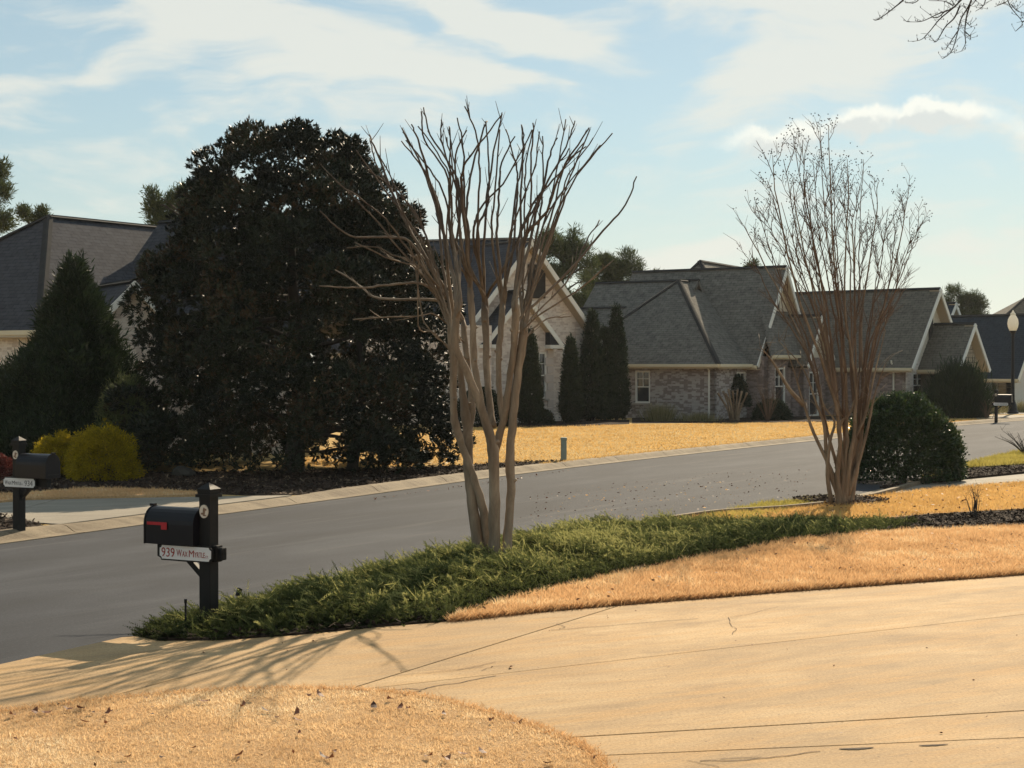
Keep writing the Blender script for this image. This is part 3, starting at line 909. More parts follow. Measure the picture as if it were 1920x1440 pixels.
def roof(root, planes, mat, name='roof', th=0.14, caps=(), capw=0.16):
    mb = MB()
    for p in planes: mb.slab(p, th)
    r = mb.build(name, M[mat], root)
    if caps:
        c = MB()
        for a, b in caps:
            a = Vector(a) + Z * 0.012; b = Vector(b) + Z * 0.012
            hz = (b - a).cross(Z).normalized()
            for k in (-1, 1):
                c.bar(a + hz * k * capw * 0.4 - Z * 0.02, b + hz * k * capw * 0.4 - Z * 0.02, hz * 0.9 - Z * 0.45 * k, capw, 0.03)
            c.bar(a + Z * 0.02, b + Z * 0.02, hz, capw * 0.5, 0.03)
        c.build('ridge_cap', M['ridge_cap'], r)
    return r
def gutter(root, a, b, outv, mat='trim_cream'):
    """fascia, gutter and soffit shadow board along an eave edge a-b; outv points away from the wall"""
    a = Vector(a); b = Vector(b); o = Vector(outv)
    f = MB(); f.bar(a - Z * 0.10 - o * 0.05, b - Z * 0.10 - o * 0.05, Z, 0.20, 0.04); f.build('fascia', M[mat], root)
    gmb = MB(); gmb.bar(a - Z * 0.06 + o * 0.045, b - Z * 0.06 + o * 0.045, Z, 0.13, 0.12); gmb.build('gutter', M['trim_cream'], root)
def soffit(root, a, b, inv, wdt=0.45):
    a = Vector(a) - Z * 0.195; b = Vector(b) - Z * 0.195; i = Vector(inv)
    s = MB(); s.bar(a + i * wdt / 2, b + i * wdt / 2, i, wdt, 0.03); s.build('soffit', M['soffit'], root)
def rake(root, a, b, nv, wd=0.19, th=0.06, mat='trim'):
    """sloping white board under a gable edge from eave a to apex b, facing nv"""
    a = Vector(a); b = Vector(b); nv = Vector(nv); d = (b - a).normalized(); up = nv.cross(d)
    if up.z < 0: up = -up
    m = MB(); m.bar(a - up * (wd / 2 + 0.02) + nv * 0.03, b - up * (wd / 2 + 0.02) + nv * 0.03, nv, th, wd)
    m.build('rake_board', M[mat], root)
def rake_soffit(root, a, b, nv, depth=0.5):
    a = Vector(a); b = Vector(b); nv = Vector(nv); d = (b - a).normalized(); up = nv.cross(d)
    if up.z < 0: up = -up
    m = MB(); m.bar(a - up * 0.19 - nv * (depth / 2 + 0.01), b - up * 0.19 - nv * (depth / 2 + 0.01), nv, depth, 0.02)
    m.build('soffit', M['soffit'], root)
def gable_roof(root, fr, s0, s1, tf, tb, ze, zr, mat, over=0.45, face=None, face_z=None, trim='trim', gut=True, siding=None, name='roof', caps=True):
    """ridge along n at mid s, gable end at t = tf (facing n), running back to tb; eaves at s0, s1"""
    sm = (s0 + s1) / 2
    pitch = (zr - ze) / (sm - s0)
    eo = 0.42
    El = lambda t: fr.p(s0 - eo, t, ze - eo * pitch + 0.16); Er = lambda t: fr.p(s1 + eo, t, ze - eo * pitch + 0.16)
    Rg = lambda t: fr.p(sm, t, zr + 0.16)
    r = roof(root, [[El(tf + over), Rg(tf + over), Rg(tb), El(tb)], [Er(tf + over), Rg(tf + over), Rg(tb), Er(tb)]], mat, name, 0.14,
             [(Rg(tf + over), Rg(tb))] if caps else ())
    for E in (El, Er):
        rake(r, E(tf + over), Rg(tf + over), fr.n, mat=trim)
        rake_soffit(r, E(tf + over), Rg(tf + over), fr.n, over)
    if gut:
        gutter(r, El(tf + over), El(tb), -fr.w)
        soffit(r, El(tf + over), El(tb), fr.w)
    if face:
        zf = ze if face_z is None else face_z
        k = (zr - zf) / (zr - ze)
        a = fr.p(sm - (sm - s0) * k, tf, zf); b = fr.p(sm + (sm - s0) * k, tf, zf); c = fr.p(sm, tf, zr)
        m = MB()
        L = (b - a).length
        if siding:
            rows = max(3, int((zr - zf) / 0.2))
            for i in range(rows):
                z0_ = zf + (zr - zf) * i / rows; z1_ = zf + (zr - zf) * (i + 1) / rows
                k0 = (sm - s0) * (zr - z0_) / (zr - ze); k1 = (sm - s0) * (zr - z1_) / (zr - ze)
                p0 = fr.p(sm - k0, tf + 0.022, z0_); p1 = fr.p(sm + k0, tf + 0.022, z0_); p2 = fr.p(sm + k1, tf, z1_); p3 = fr.p(sm - k1, tf, z1_)
                m.face([p0, p1, p2, p3] if k1 > 1e-4 else [p0, p1, p3])
                q0 = fr.p(sm - k0, tf - 0.01, z0_); q1 = fr.p(sm + k0, tf - 0.01, z0_)
                m.face([q0, q1, p1, p0])
        else:
            m.face([a, b, c], [(0, zf), (L, zf), (L / 2, zr)])
        m.build('gable_face', M[face], root)
    return r
def hip_roof(root, pts_eave, ridge, mat, name='roof', gut_edges=(), caps=True):
    """pts_eave: front-left, front-right, back-right, back-left; ridge: front apex, back apex (front hip)"""
    fl, frt, br, bl = pts_eave; a, b = ridge
    planes = [[fl, frt, a], [frt, br, b, a], [bl, fl, a, b]]
    cp = [(a, b), (fl, a), (frt, a)]
    return roof(root, planes, mat, name, 0.14, cp if caps else ())

def downspout(root, top, bottom, outv):
    m = MB(); o = Vector(outv)
    t = Vector(top); b = Vector(bottom)
    m.tube([t + o * 0.32, t + o * 0.30 - Z * 0.12, t + o * 0.07 - Z * 0.35, b + o * 0.07 + Z * 0.15, b + o * 0.25], 0.045, 6)
    m.build('downspout', M['downspout'], root)

# ---- cream brick house in the middle, double gable facing the street corner
ang1 = 31
o1 = at(985, 795, 71)
f1 = Frame((o1.x, o1.y), ang1)
H1 = empty('cream_brick_house', (o1.x, o1.y, 0), 'cream brick house with steep double gable behind the magnolia', 'house')
# large rear gable (apex near px 978,455) and front gable (apex px 997,548)
zr1 = CAM_H + (HOR - 462) / F * 73; ze1 = 3.55
half = 3.75
wall(H1, f1, (-half, 0), (half, 0), 0, ze1, M['brick_cream'], [], top=[(half, zr1)])
gable_roof(H1, f1, -half, half, 0, -9, ze1, zr1, 'roof_dark', 0.55)
# front gable
fh = 1.72; tF = 0.9; sc = -0.85
zr1b = CAM_H + (HOR - 552) / F * 70; ze1b = 3.75
wall(H1, f1, (sc - fh, tF), (sc + fh, tF), 0, ze1b, M['brick_cream'], [(2.42, 3.12, 1.15, 3.2)], top=[(fh, zr1b)])
wall(H1, f1, (sc - fh, -0.1), (sc - fh, tF), 0, ze1b, M['brick_cream'])
gable_roof(H1, f1, sc - fh, sc + fh, tF, -0.3, ze1b, zr1b, 'roof_dark', 0.4, gut=False)
# boxed cornice returns
for fr_s, zz, tt in ((sc - fh, ze1b, tF), (sc + fh, ze1b, tF), (-half, ze1, 0), (half, ze1, 0)):
    sg = 1 if fr_s > sc else -1
    m = MB(); m.box(f1.p(fr_s + sg * 0.02, tt + 0.22, zz - 0.32), (0.85, 0.46, 0.16), (f1.w, f1.n, Z)); m.build('cornice_return', M['trim'], H1)
    m = MB()
    a = f1.p(fr_s + sg * 0.42, tt + 0.22, zz - 0.235); b = f1.p(fr_s - sg * 0.40, tt + 0.22, zz - 0.235); c = f1.p(fr_s - sg * 0.40, tt + 0.22, zz + 0.42)
    e = f1.n * 0.2
    m.add([a + e, b + e, c + e, a - e, b - e, c - e], [(0, 1, 2), (5, 4, 3), (0, 2, 5, 3), (1, 4, 5, 2), (0, 3, 4, 1)]); m.build('return_roof', M['roof_dark'], H1)
# quoins on the front wall corners
for s_ in (sc - fh + 0.16, sc + fh - 0.16):
    for i in range(9):
        wq = 0.42 if i % 2 else 0.30
        m = MB(); sgn = -1 if s_ < sc else 1
        m.box(f1.p(s_ + sgn * 0.16 - sgn * wq / 2 + sgn * 0.02, tF + 0.012, 0.2 + i * 0.37), (wq, 0.05, 0.33), (f1.w, f1.n, Z)); m.build('quoin', M['brick_cream'], H1)
# dark louvred vent in the rear gable
m = MB(); vc = f1.p(0.55, 0.06, 6.35)
m.box(vc, (0.9, 0.06, 1.5), (f1.w, f1.n, Z)); v_ = m.build('gable_vent', M['vent'], H1)
for i in range(9):
    m = MB(); m.box(vc + f1.n * 0.045 + Z * (-0.64 + i * 0.16), (0.86, 0.03, 0.05), (f1.w, f1.n, Z)); m.build('slat', M['vent'], v_)
# main roof going left behind the magnolia
A1 = at(972, 447, 77); B1 = at(640, 455, 72)
roof(H1, [[A1, B1, B1 + Vector((-0.5, -5.6, -5.0)), A1 + Vector((-0.5, -5.6, -5.0))], [A1, B1, B1 + Vector((0.5, 5.6, -5.0)), A1 + Vector((0.5, 5.6, -5.0))]], 'roof_dark', caps=[(A1, B1)])
wl_ = Frame((B1.x - 0.3, B1.y - 4.6), 9)
wall(H1, wl_, (0, 0), (7.2, 0), 0, A1.z - 4.4, M['brick_cream'], [(2.0, 3.2, 0.9, 2.6)])
# carriage lantern at the corner
lc = f1.p(half - 0.3, 0.22, 3.05)
L_ = MB(); L_.lathe(lc, [(0.03, -0.24), (0.10, -0.14), (0.13, 0.12), (0.05, 0.2), (0.02, 0.28)], 8); L_.build('wall_lantern', M['plaque'], H1)

# ---- grey brick house (centre right)
ang2 = 56
o2 = at(1340, 788, 74)
f2 = Frame((o2.x, o2.y), ang2)
H2 = empty('grey_brick_house', (o2.x, o2.y, 0), 'grey brick house with complex grey shingle roof and white window', 'house')
ze2 = 2.72; k2 = 4.0; zr2 = 6.85; oh = 0.42
# side wall faces us (outer normal -w): from back-left to right
wallL = 10.0
def f2wall(t0, t1, s, **kw): pass
# right-hand wall end at t=0: points a (left) = t -10, b (right) = t 0
wl2 = wallL
pw = 3000 / 75.0
uwin = wl2 - 4.22
wall(H2, f2, (0, -wl2), (0, 0), 0, ze2, M['brick_grey'], [(uwin, uwin + 0.82, 0.82, 2.36)])
wall(H2, f2, (0, 0), (6.3, 0), 0, ze2, M['brick_grey'], [(2.3, 3.3, 0.75, 2.3)])
E = lambda s, t: f2.p(s, t, ze2 - 0.05)
fl, frt, brr, bll = E(-oh, -2 * k2 - oh), E(-oh, oh), E(9.0, oh), E(9.0, -2 * k2 - oh)
ap, bp = f2.p(k2, -k2, zr2), f2.p(9.0, -k2, zr2)
r2 = hip_roof(H2, (fl, frt, brr, bll), (ap, bp), 'roof_grey')
gutter(r2, E(-oh, -wl2), frt, -f2.w); soffit(r2, E(-oh, -wl2), frt, f2.w)
gutter(r2, frt, E(6.2, oh), f2.n); soffit(r2, frt, E(6.2, oh), -f2.n)
downspout(H2, f2.p(-0.02, -0.25, ze2), f2.p(-0.02, -0.25, 0.1), -f2.w)
# lower left roof with its own ridge along n
zl = CAM_H + (HOR - 575) / F * 79
sl = (zl - ze2) / ((zr2 - ze2) / (k2 + oh)) - oh
roof(H2, [[E(-oh, -14), E(-oh, -5.0), f2.p(sl, -5.0, zl), f2.p(sl, -14, zl)], [f2.p(sl, -14, zl), f2.p(sl, -5.0, zl), f2.p(2 * sl + oh, -5.0, ze2), f2.p(2 * sl + oh, -14, ze2)]], 'roof_grey',
     caps=[(f2.p(sl, -14, zl), f2.p(sl, -6.2, zl))])
wall(H2, f2, (0.02, -14), (0.02, -wl2 - 0.01), 0, ze2, M['brick_grey'])
# upper left roof behind, ridge level with the wing's apex
sb = k2 + 1.0
bA = f2.p(sb, -3.4, zr2 + 0.05); bB = f2.p(sb, -9.4, zr2 + 0.05)
roof(H2, [[bB, bA, f2.p(sb - 4.4, -3.4, ze2 - 0.2), f2.p(sb - 4.4, -9.4, ze2 - 0.2)], [bB, bA, f2.p(sb + 3.6, -3.4, ze2), f2.p(sb + 3.6, -9.4, ze2)]], 'roof_grey', caps=[(bB, bA)])
# main block on the right with the sided gable
z2e = 3.05; z2r = 7.35; s2m = 6.4; hw2 = 3.0
def block(root, fr, sm, hw, tf, tb, ze, zr, mat, skirt_z=None, face='siding', over=0.5, wmat='brick_grey', slope_w=None):
    """gable roof with a short skirt roof under the gable face"""
    r = gable_roof(root, fr, sm - hw, sm + hw, tf, tb, ze, zr, mat, over, face, skirt_z if skirt_z else ze, siding=True, name='roof')
    if skirt_z:
        kk = hw * (zr - skirt_z) / (zr - ze)
        a = fr.p(sm - kk - 0.45, tf + 0.02, skirt_z); b = fr.p(sm + kk + 0.45, tf + 0.02, skirt_z)
        c = fr.p(sm + hw + 0.4, tf + 1.35, ze + 0.05); d = fr.p(sm - hw - 0.4, tf + 1.35, ze + 0.05)
        roof(root, [[a, b, c, d]], mat, 'skirt_roof')
        gutter(root, d, c, fr.n)
    return r
block(H2, f2, s2m, hw2, 0.2, -8, z2e, z2r, 'roof_grey', 5.3)
wall(H2, f2, (s2m - hw2, 1.1), (s2m + hw2, 1.1), 0, z2e, M['brick_mauve'], [(0.8, 2.0, 0.7, 2.5), (2.9, 3.6, 0.7, 2.4)])
wall(H2, f2, (s2m - hw2, -0.5), (s2m - hw2, 1.1), 0, z2e, M['brick_mauve'], [])
m = MB(); m.box(f2.p(s2m - 0.15, 0.27, 5.7), (0.4, 0.06, 0.6), (f2.w, f2.n, Z)); m.build('gable_vent', M['vent'], H2)
# highest ridge at the back
hA = at(1312, 489, 84); hB = at(1400, 501, 91)
dirw = (hB - hA); dirw.z = 0; dirw.normalize(); dn = Vector((dirw.y, -dirw.x, 0))
drop = 4.2; run = 3.4
fl, frt = hA - dirw * run - dn * run - Z * drop, hA - dirw * run + dn * run - Z * drop
hBz = Vector((hB.x, hB.y, hA.z))
hip_roof(H2, (fl, frt, hBz + dn * run - Z * drop, hBz - dn * run - Z * drop), (hA, hBz), 'roof_grey')
# small entry gable
gable_roof(H2, f2, 6.1, 8.9, 1.7, -2, 3.0, 4.95, 'roof_brown', 0.4, 'siding', 3.0, siding=True, gut=False)
wall(H2, f2, (6.1, 1.7), (8.9, 1.7), 0, 3.0, M['brick_mauve'], [(0.8, 2.0, 0.1, 2.3)])
wall(H2, f2, (6.1, 1.11), (6.1, 1.7), 0, 3.0, M['brick_mauve'])

# ---- house with the stone porch gable
o3 = at(1745, 788, 80)
f3 = Frame((o3.x, o3.y), 50)
H3 = empty('stone_gable_house', (o3.x, o3.y, 0), 'mauve brick house with sided gable and small stone porch gable', 'house')
z3e = 2.85; z3r = CAM_H + 141 / F * 80 - 0.1; hw3 = 2.75
gable_roof(H3, f3, -hw3, hw3, 0, -13, z3e, z3r, 'roof_brown', 0.5, 'siding', z3e, siding=True)
wall(H3, f3, (-hw3, -13), (-hw3, 0), 0, z3e, M['brick_mauve'], [(4.0, 4.9, 0.8, 2.3)])
wall(H3, f3, (-hw3, 0.02), (hw3, 0.02), 0, z3e, M['brick_cream'], [(0.75, 1.95, 1.0, 2.25)])
downspout(H3, f3.p(-hw3 - 0.02, -0.6, z3e), f3.p(-hw3 - 0.02, -0.6, 0.1), -f3.w)
m = MB(); m.box(f3.p(-0.15, 0.08, 4.6), (0.35, 0.06, 1.6), (f3.w, f3.n, Z)); m.build('gable_vent', M['vent'], H3)
# porch gable in stone
ph = 1.45; pt = 1.7; zp = 2.75; zpr = CAM_H + 72 / F * 79
pf = Frame((f3.p(0.35, 0, 0).x, f3.p(0.35, 0, 0).y), 50)
wall(H3, pf, (-ph, pt), (ph, pt), 0, zp, M['mortar'], [(0.9, 2.0, 0.1, 2.3)], top=[(ph, zpr)], name='porch_wall')
wall(H3, pf, (-ph, 0), (-ph, pt), 0, zp, M['mortar'], name='porch_wall')
gable_roof(H3, pf, -ph, ph, pt, -1.5, zp, zpr, 'roof_brown', 0.45)
rs = random.Random(5)
z_ = 0.05
while z_ < zpr - 0.1:
    hh = rs.uniform(0.16, 0.28); lim = ph if z_ < zp else ph * (zpr - z_ - hh) / (zpr - zp)
    u_ = -lim
    while u_ < lim - 0.12:
        lw = min(rs.uniform(0.22, 0.5), lim - u_)
        if not (-0.6 < u_ + lw / 2 < 0.6 and z_ < 2.35):
            m = MB(); m.box(pf.p(u_ + lw / 2, pt + rs.uniform(0.0, 0.035), z_ + hh / 2), (lw - 0.03, 0.08, hh - 0.03), (pf.w, pf.n, Z)); m.build('stone', M['stone'], H3)
        u_ += lw
    z_ += hh

# ---- house with slate-blue roof
o4 = at(1840, 775, 97)
f4 = Frame((o4.x, o4.y), 46)
H4 = empty('blue_roof_house', (o4.x, o4.y, 0), 'pale house with slate blue roof and small pointed gables, far right', 'house')
sc4 = 97 / F
zA = CAM_H + 38 * sc4; zE = CAM_H - 22 * sc4
gable_roof(H4, f4, -1.3, 1.3, 0, -6, zE + 0.35, zA, 'roof_blue', 0.4, 'siding', zE + 0.35, siding=True)
wall(H4, f4, (-1.3, 0), (1.3, 0), -0.8, zE + 0.35, M['siding_pale'], [(0.5, 1.9, 0.3, 1.7)])
o4b = at(1781, 775, 101); f4b = Frame((o4b.x, o4b.y), 46)
zT = CAM_H + 112 / F * 101
gable_roof(H4, f4b, -2.3, 2.3, 0, -8, zT - 2.9, zT, 'roof_blue', 0.4, 'siding_pale', zT - 2.9, siding=True)
wall(H4, f4b, (-2.3, 0), (2.3, 0), -0.8, zT - 2.9, M['siding_pale'])
rA = at(1790, 604, 104); rB = at(2050, 602, 98)
dd = (rB - rA).normalized(); bk = Vector((-dd.y, dd.x, 0))
eA = rA - bk * 3.4; eA.z = zE; eB = rB - bk * 3.4; eB.z = zE
roof(H4, [[rA, rB, eB, eA], [rA, rB, rB + bk * 3.4 - Z * 3, rA + bk * 3.4 - Z * 3]], 'roof_blue', caps=[(rA, rB)])
gutter(H4, eA, eB, -bk)
fw = Frame((eA.x + bk.x * 0.4, eA.y + bk.y * 0.4), math.degrees(math.atan2(dd.y, dd.x)))
wall(H4, fw, (0, 0), ((eB - eA).length, 0), -0.8, zE, M['brick_mauve'], [(1.6, 2.3, 0.3, 1.6), (4.2, 6.6, -0.2, 1.7)])
downspout(H4, fw.p(3.6, 0, zE - 0.05), fw.p(3.6, 0, 0), -bk)
o4c = at(1938, 775, 93); f4c = Frame((o4c.x, o4c.y), 46)
gable_roof(H4, f4c, -2.4, 2.4, 0, -6, zE + 0.3, CAM_H + 90 / F * 93, 'roof_blue', 0.4, 'siding_pale', zE + 0.3, siding=True)
wall(H4, f4c, (-2.4, 0), (2.4, 0), -0.8, zE + 0.3, M['siding_pale'])
m = MB(); m.box(f4c.p(-0.9, 0.06, 3.4), (0.3, 0.06, 1.1), (f4c.w, f4c.n, Z)); m.build('gable_vent', M['vent'], H4)

# ---- roof beyond on the far right
o5 = at(1925, 775, 130)
H5 = empty('distant_house', (o5.x, o5.y, 0), 'distant house showing only a brown hip roof above the blue roof', 'house')
a5 = at(1922, 557, 130); b5 = at(2120, 557, 134)
e5 = [a5 + Vector((-4.3, -3.5, -3.0)), b5 + Vector((4, -3.5, -3.0)), b5 + Vector((4, 6, -3.0)), a5 + Vector((-4.3, 6, -3.0))]
roof(H5, [[e5[0], e5[1], b5, a5], [e5[3], e5[0], a5], [e5[2], e5[3], a5, b5]], 'roof_brown', caps=[(a5, b5), (e5[0], a5)])
f5 = Frame((e5[0].x + 0.4, e5[0].y + 0.4), 0)
wall(H5, f5, (0, 0), ((e5[1] - e5[0]).length - 0.8, 0), 0, e5[0].z, M['brick_mauve'])

# ---- house on the left behind the conifer and magnolia
ang0 = 58
A0 = at(92, 405, 50)
f0 = Frame((A0.x, A0.y), ang0)
H0 = empty('charcoal_roof_house', (A0.x, A0.y, 0), 'brick house with large charcoal hip roof, partly hidden on the left', 'house')
z0e = 3.62; z0r = A0.z; k0 = 3.35
fl = f0.p(-k0, -7.5, z0e); frt = f0.p(-k0, k0, z0e)
b0 = f0.p(5.0, 0, z0r)
r0 = hip_roof(H0, (fl, frt, f0.p(8, k0, z0e), f0.p(8, -7.5, z0e)), (f0.p(0, 0, z0r), b0), 'roof_dark')
gutter(r0, fl, frt, -f0.w, 'trim'); soffit(r0, fl, frt, f0.w); gutter(r0, frt, f0.p(4, k0, z0e), f0.n, 'trim')
wall(H0, f0, (-k0 + 0.42, -7.1), (-k0 + 0.42, k0 - 0.42), 0, z0e - 0.1, M['brick_cream'], [(5.2, 6.2, 0.9, 2.5)])
wall(H0, f0, (-k0 + 0.42, k0 - 0.42), (4.0, k0 - 0.42), 0, z0e - 0.1, M['brick_cream'])
# main roof behind, ridge along n
rr = at(226, 421, 53.4); sA = (rr - f0.o).dot(f0.w)
zr0 = rr.z
pA, pB = f0.p(sA, 1.2, zr0), f0.p(sA, 9.5, zr0)
roof(H0, [[pA, pB, f0.p(sA - 3.6, 9.5, z0e - 0.3), f0.p(sA - 3.6, 1.2, z0e - 0.3)], [pA, pB, f0.p(sA + 3.6, 9.5, z0e), f0.p(sA + 3.6, 1.2, z0e)]], 'roof_dark', caps=[(pA, pB)])
wall(H0, f0, (sA - 3.2, 2.9), (sA - 3.2, 9.3), 0, z0e - 0.3, M['brick_cream'])
# small front gable with wide white rake boards
og = at(246, 880, 46.5); fg = Frame((og.x, og.y), 30)
zg = CAM_H + (HOR - 537) / F * 46.5
gable_roof(H0, fg, -2.0, 2.0, 0, -3.2, zg - 2.0, zg, 'roof_dark', 0.35, gut=False)
wall(H0, fg, (-2.0, 0), (2.0, 0), 0, zg - 2.0, M['brick_cream'], [], top=[(2.0, zg)])
wall(H0, fg, (-2.0, -2.5), (-2.0, 0), 0, zg - 2.0, M['brick_cream'])
# ------------------------------------------------------------------ vegetation
M['grass_tan'] = leafy('dormant_grass_blades', (0.54, 0.33, 0.16), (0.82, 0.55, 0.29), 0.85, 0.5, 0.08, extra=(0.98, (0.86, 0.70, 0.44)))
M['grass_orange'] = leafy('orange_grass_blades', (0.55, 0.335, 0.11), (0.76, 0.51, 0.20), 0.8, 0.45, 0.1)
M['grass_green'] = leafy('yellow_green_grass_blades', (0.30, 0.25, 0.06), (0.52, 0.44, 0.12), 0.8, 0.45, 0.1)
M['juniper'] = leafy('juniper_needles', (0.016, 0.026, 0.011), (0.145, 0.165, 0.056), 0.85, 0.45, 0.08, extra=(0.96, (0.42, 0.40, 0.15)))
M['magnolia'] = leafy('magnolia_leaves', (0.008, 0.012, 0.007), (0.030, 0.038, 0.018), 0.46, 0.08, 0.24, extra=(0.97, (0.07, 0.042, 0.020)))
M['conifer'] = leafy('conifer_foliage', (0.010, 0.020, 0.009), (0.035, 0.055, 0.020), 0.6, 0.2, 0.3, extra=(0.98, (0.08, 0.10, 0.03)))
M['cypress'] = leafy('cypress_foliage', (0.012, 0.022, 0.010), (0.030, 0.045, 0.018), 0.6, 0.15, 0.3)
M['gold'] = leafy('golden_shrub_foliage', (0.20, 0.165, 0.012), (0.62, 0.45, 0.028), 0.7, 0.55, 0.15, extra=(0.97, (0.88, 0.62, 0.04)))
M['hedge'] = leafy('glossy_hedge_leaves', (0.012, 0.026, 0.010), (0.055, 0.09, 0.028), 0.28, 0.28, 0.5)
M['pine'] = leafy('pine_needles', (0.030, 0.045, 0.018), (0.085, 0.108, 0.038), 0.7, 0.3, 0.2)
M['red_shrub'] = leafy('red_shrub_leaves', (0.06, 0.015, 0.012), (0.20, 0.05, 0.04), 0.5, 0.25, 0.3)
M['light_shrub'] = leafy('feathery_shrub_leaves', (0.07, 0.09, 0.03), (0.20, 0.22, 0.09), 0.6, 0.3, 0.3)
M['tan_clump'] = leafy('ornamental_grass', (0.14, 0.13, 0.06), (0.32, 0.28, 0.14), 0.7, 0.3, 0.2)
M['dead_leaf'] = leafy('fallen_leaf_brown', (0.06, 0.025, 0.015), (0.20, 0.085, 0.045), 0.6, 0.15, 0.3)
def mk_bark(name, a, b_, c, sc=6):
    m, nt, o = new_mat(name); N = NT(nt)
    v = N.coord('Object', (1, 1, 0.22))
    n1 = N.noise(v, sc, 6, 0.65, 0.4)
    col = N.ramp(n1, [(0.3, a), (0.5, b_), (0.72, c)])
    b = N.bsdf(col, 0.75, N.bump(N.noise(v, sc * 4, 4, 0.6), 0.4, 0.01), 0.25)
    N.l(b.outputs[0], o.inputs[0]); return m
M['crape_bark'] = mk_bark('crape_myrtle_bark', (0.12, 0.083, 0.054), (0.21, 0.148, 0.096), (0.36, 0.28, 0.19))
M['crape_twig'] = mk_bark('crape_myrtle_twigs', (0.058, 0.038, 0.028), (0.09, 0.062, 0.045), (0.14, 0.10, 0.072), 4)
M['crape_twig2'] = mk_bark('reddish_twigs', (0.09, 0.058, 0.038), (0.135, 0.089, 0.060), (0.20, 0.14, 0.098), 4)
def mk_shoot():
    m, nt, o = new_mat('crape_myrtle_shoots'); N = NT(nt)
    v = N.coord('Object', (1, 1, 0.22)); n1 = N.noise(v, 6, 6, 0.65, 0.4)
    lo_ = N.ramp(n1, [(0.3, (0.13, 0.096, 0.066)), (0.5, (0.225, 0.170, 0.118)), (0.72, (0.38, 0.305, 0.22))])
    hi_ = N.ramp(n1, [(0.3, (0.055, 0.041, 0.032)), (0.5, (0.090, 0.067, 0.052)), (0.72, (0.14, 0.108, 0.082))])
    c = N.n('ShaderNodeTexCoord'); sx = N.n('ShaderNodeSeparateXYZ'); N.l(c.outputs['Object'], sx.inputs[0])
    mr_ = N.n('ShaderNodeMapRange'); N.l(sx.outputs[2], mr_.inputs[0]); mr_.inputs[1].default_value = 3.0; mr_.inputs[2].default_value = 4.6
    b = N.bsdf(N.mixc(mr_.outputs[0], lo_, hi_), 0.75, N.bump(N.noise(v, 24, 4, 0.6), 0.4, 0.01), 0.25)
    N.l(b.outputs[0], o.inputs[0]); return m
M['crape_shoot'] = mk_shoot()
M['bark'] = mk_bark('dark_bark', (0.03, 0.024, 0.02), (0.05, 0.04, 0.032), (0.08, 0.065, 0.05))
M['dark_twig'] = mk_bark('dark_twig_bark', (0.03, 0.024, 0.02), (0.05, 0.042, 0.036), (0.07, 0.06, 0.05))

M['grass_straw'] = leafy('straw_grass_blades', (0.60, 0.40, 0.21), (0.86, 0.64, 0.37), 0.85, 0.5, 0.08, extra=(0.98, (0.90, 0.76, 0.52)))
def blades(name, poly, zb, dens, h, w, mat, label=None, lean=0.5, nscale=1.2, seed=1, parent=None, frame=True, maxd=None, cat='grass'):
    n = int(poly_area(poly) * dens)
    P = scatter(poly, n)
    if frame:
        px = 960 + P[:, 0] / P[:, 1] * F
        P = P[(px > -250) & (px < 2170)]
    if maxd: P = P[P[:, 1] < maxd]
    n = len(P)
    nz = vnoise(P, nscale, seed); nz2 = vnoise(P, nscale * 7, seed + 1)
    H = h * (0.45 + 0.8 * rng.random(n)) * (0.55 + 0.9 * nz2)
    a = rng.random(n) * 2 * np.pi
    la = rng.random(n) * 2 * np.pi
    ln = H * lean * rng.random(n) * 1.6
    base = np.c_[P, np.full(n, zb - 0.004)]
    side = np.c_[np.cos(a), np.sin(a), np.zeros(n)] * (w * (0.6 + 0.8 * rng.random(n)))[:, None] * 0.5
    tip = base + np.c_[np.cos(la) * ln, np.sin(la) * ln, H]
    V = np.stack([base - side, base + side, tip], 1)
    nz3 = vnoise(P, nscale * 2.7, seed + 2)
    tone = np.clip(-0.02 + 0.45 * nz + 0.45 * nz3 + 0.45 * rng.random(n), 0, 1)
    o = np_mesh(name, V, 3, mat, parent, attr=tone)
    return tag(o, label, cat, None, 'stuff')
blades('front_lawn_grass', front_poly, 0.035, 4800, 0.027, 0.0075, M['grass_straw'], 'tan dormant grass blades of the foreground lawn', 1.0, seed=3)
blades('strip_grass', strip_poly, 0.055, 2600, 0.060, 0.010, M['grass_tan'], 'tan dormant grass blades of the strip by the driveway', 0.9, seed=4)
blades('side_grass', s2_poly, 0.058, 1300, 0.065, 0.014, M['grass_orange'], 'orange dormant grass blades round the smaller crape myrtle', 0.9, seed=5)
green_zone = gp([(1230, 1000), (1330, 972), (1430, 950), (1540, 938), (1600, 936), (1590, 946), (1500, 958), (1440, 975), (1330, 992)])
blades('green_side_grass', green_zone, 0.058, 1500, 0.07, 0.014, M['grass_green'], 'yellow green grass along the near curb', 0.9, seed=6)
blades('verge_grass', verge_poly, 0.065, 900, 0.09, 0.02, M['grass_green'], 'yellow green grass blades on the verge behind the hedge', 0.9, seed=7)
blades('verge_strip_grass', fs_poly, 0.14, 700, 0.05, 0.016, M['grass_tan'], 'tan grass blades beside the far driveway', 0.9, seed=8)
far_zone = edge_between(FEo, g(1020, 880).y, 76) + gp([(1830, 785), (1640, 790), (1200, 796), (860, 802), (560, 850), (560, 876), (850, 874), (960, 869), (1030, 870)], 0.1)
blades('far_lawn_grass', far_zone, 0.10, 110, 0.05, 0.035, M['grass_orange'], 'orange dormant grass blades of the lawn across the street', 1.2, 0.3, seed=9)

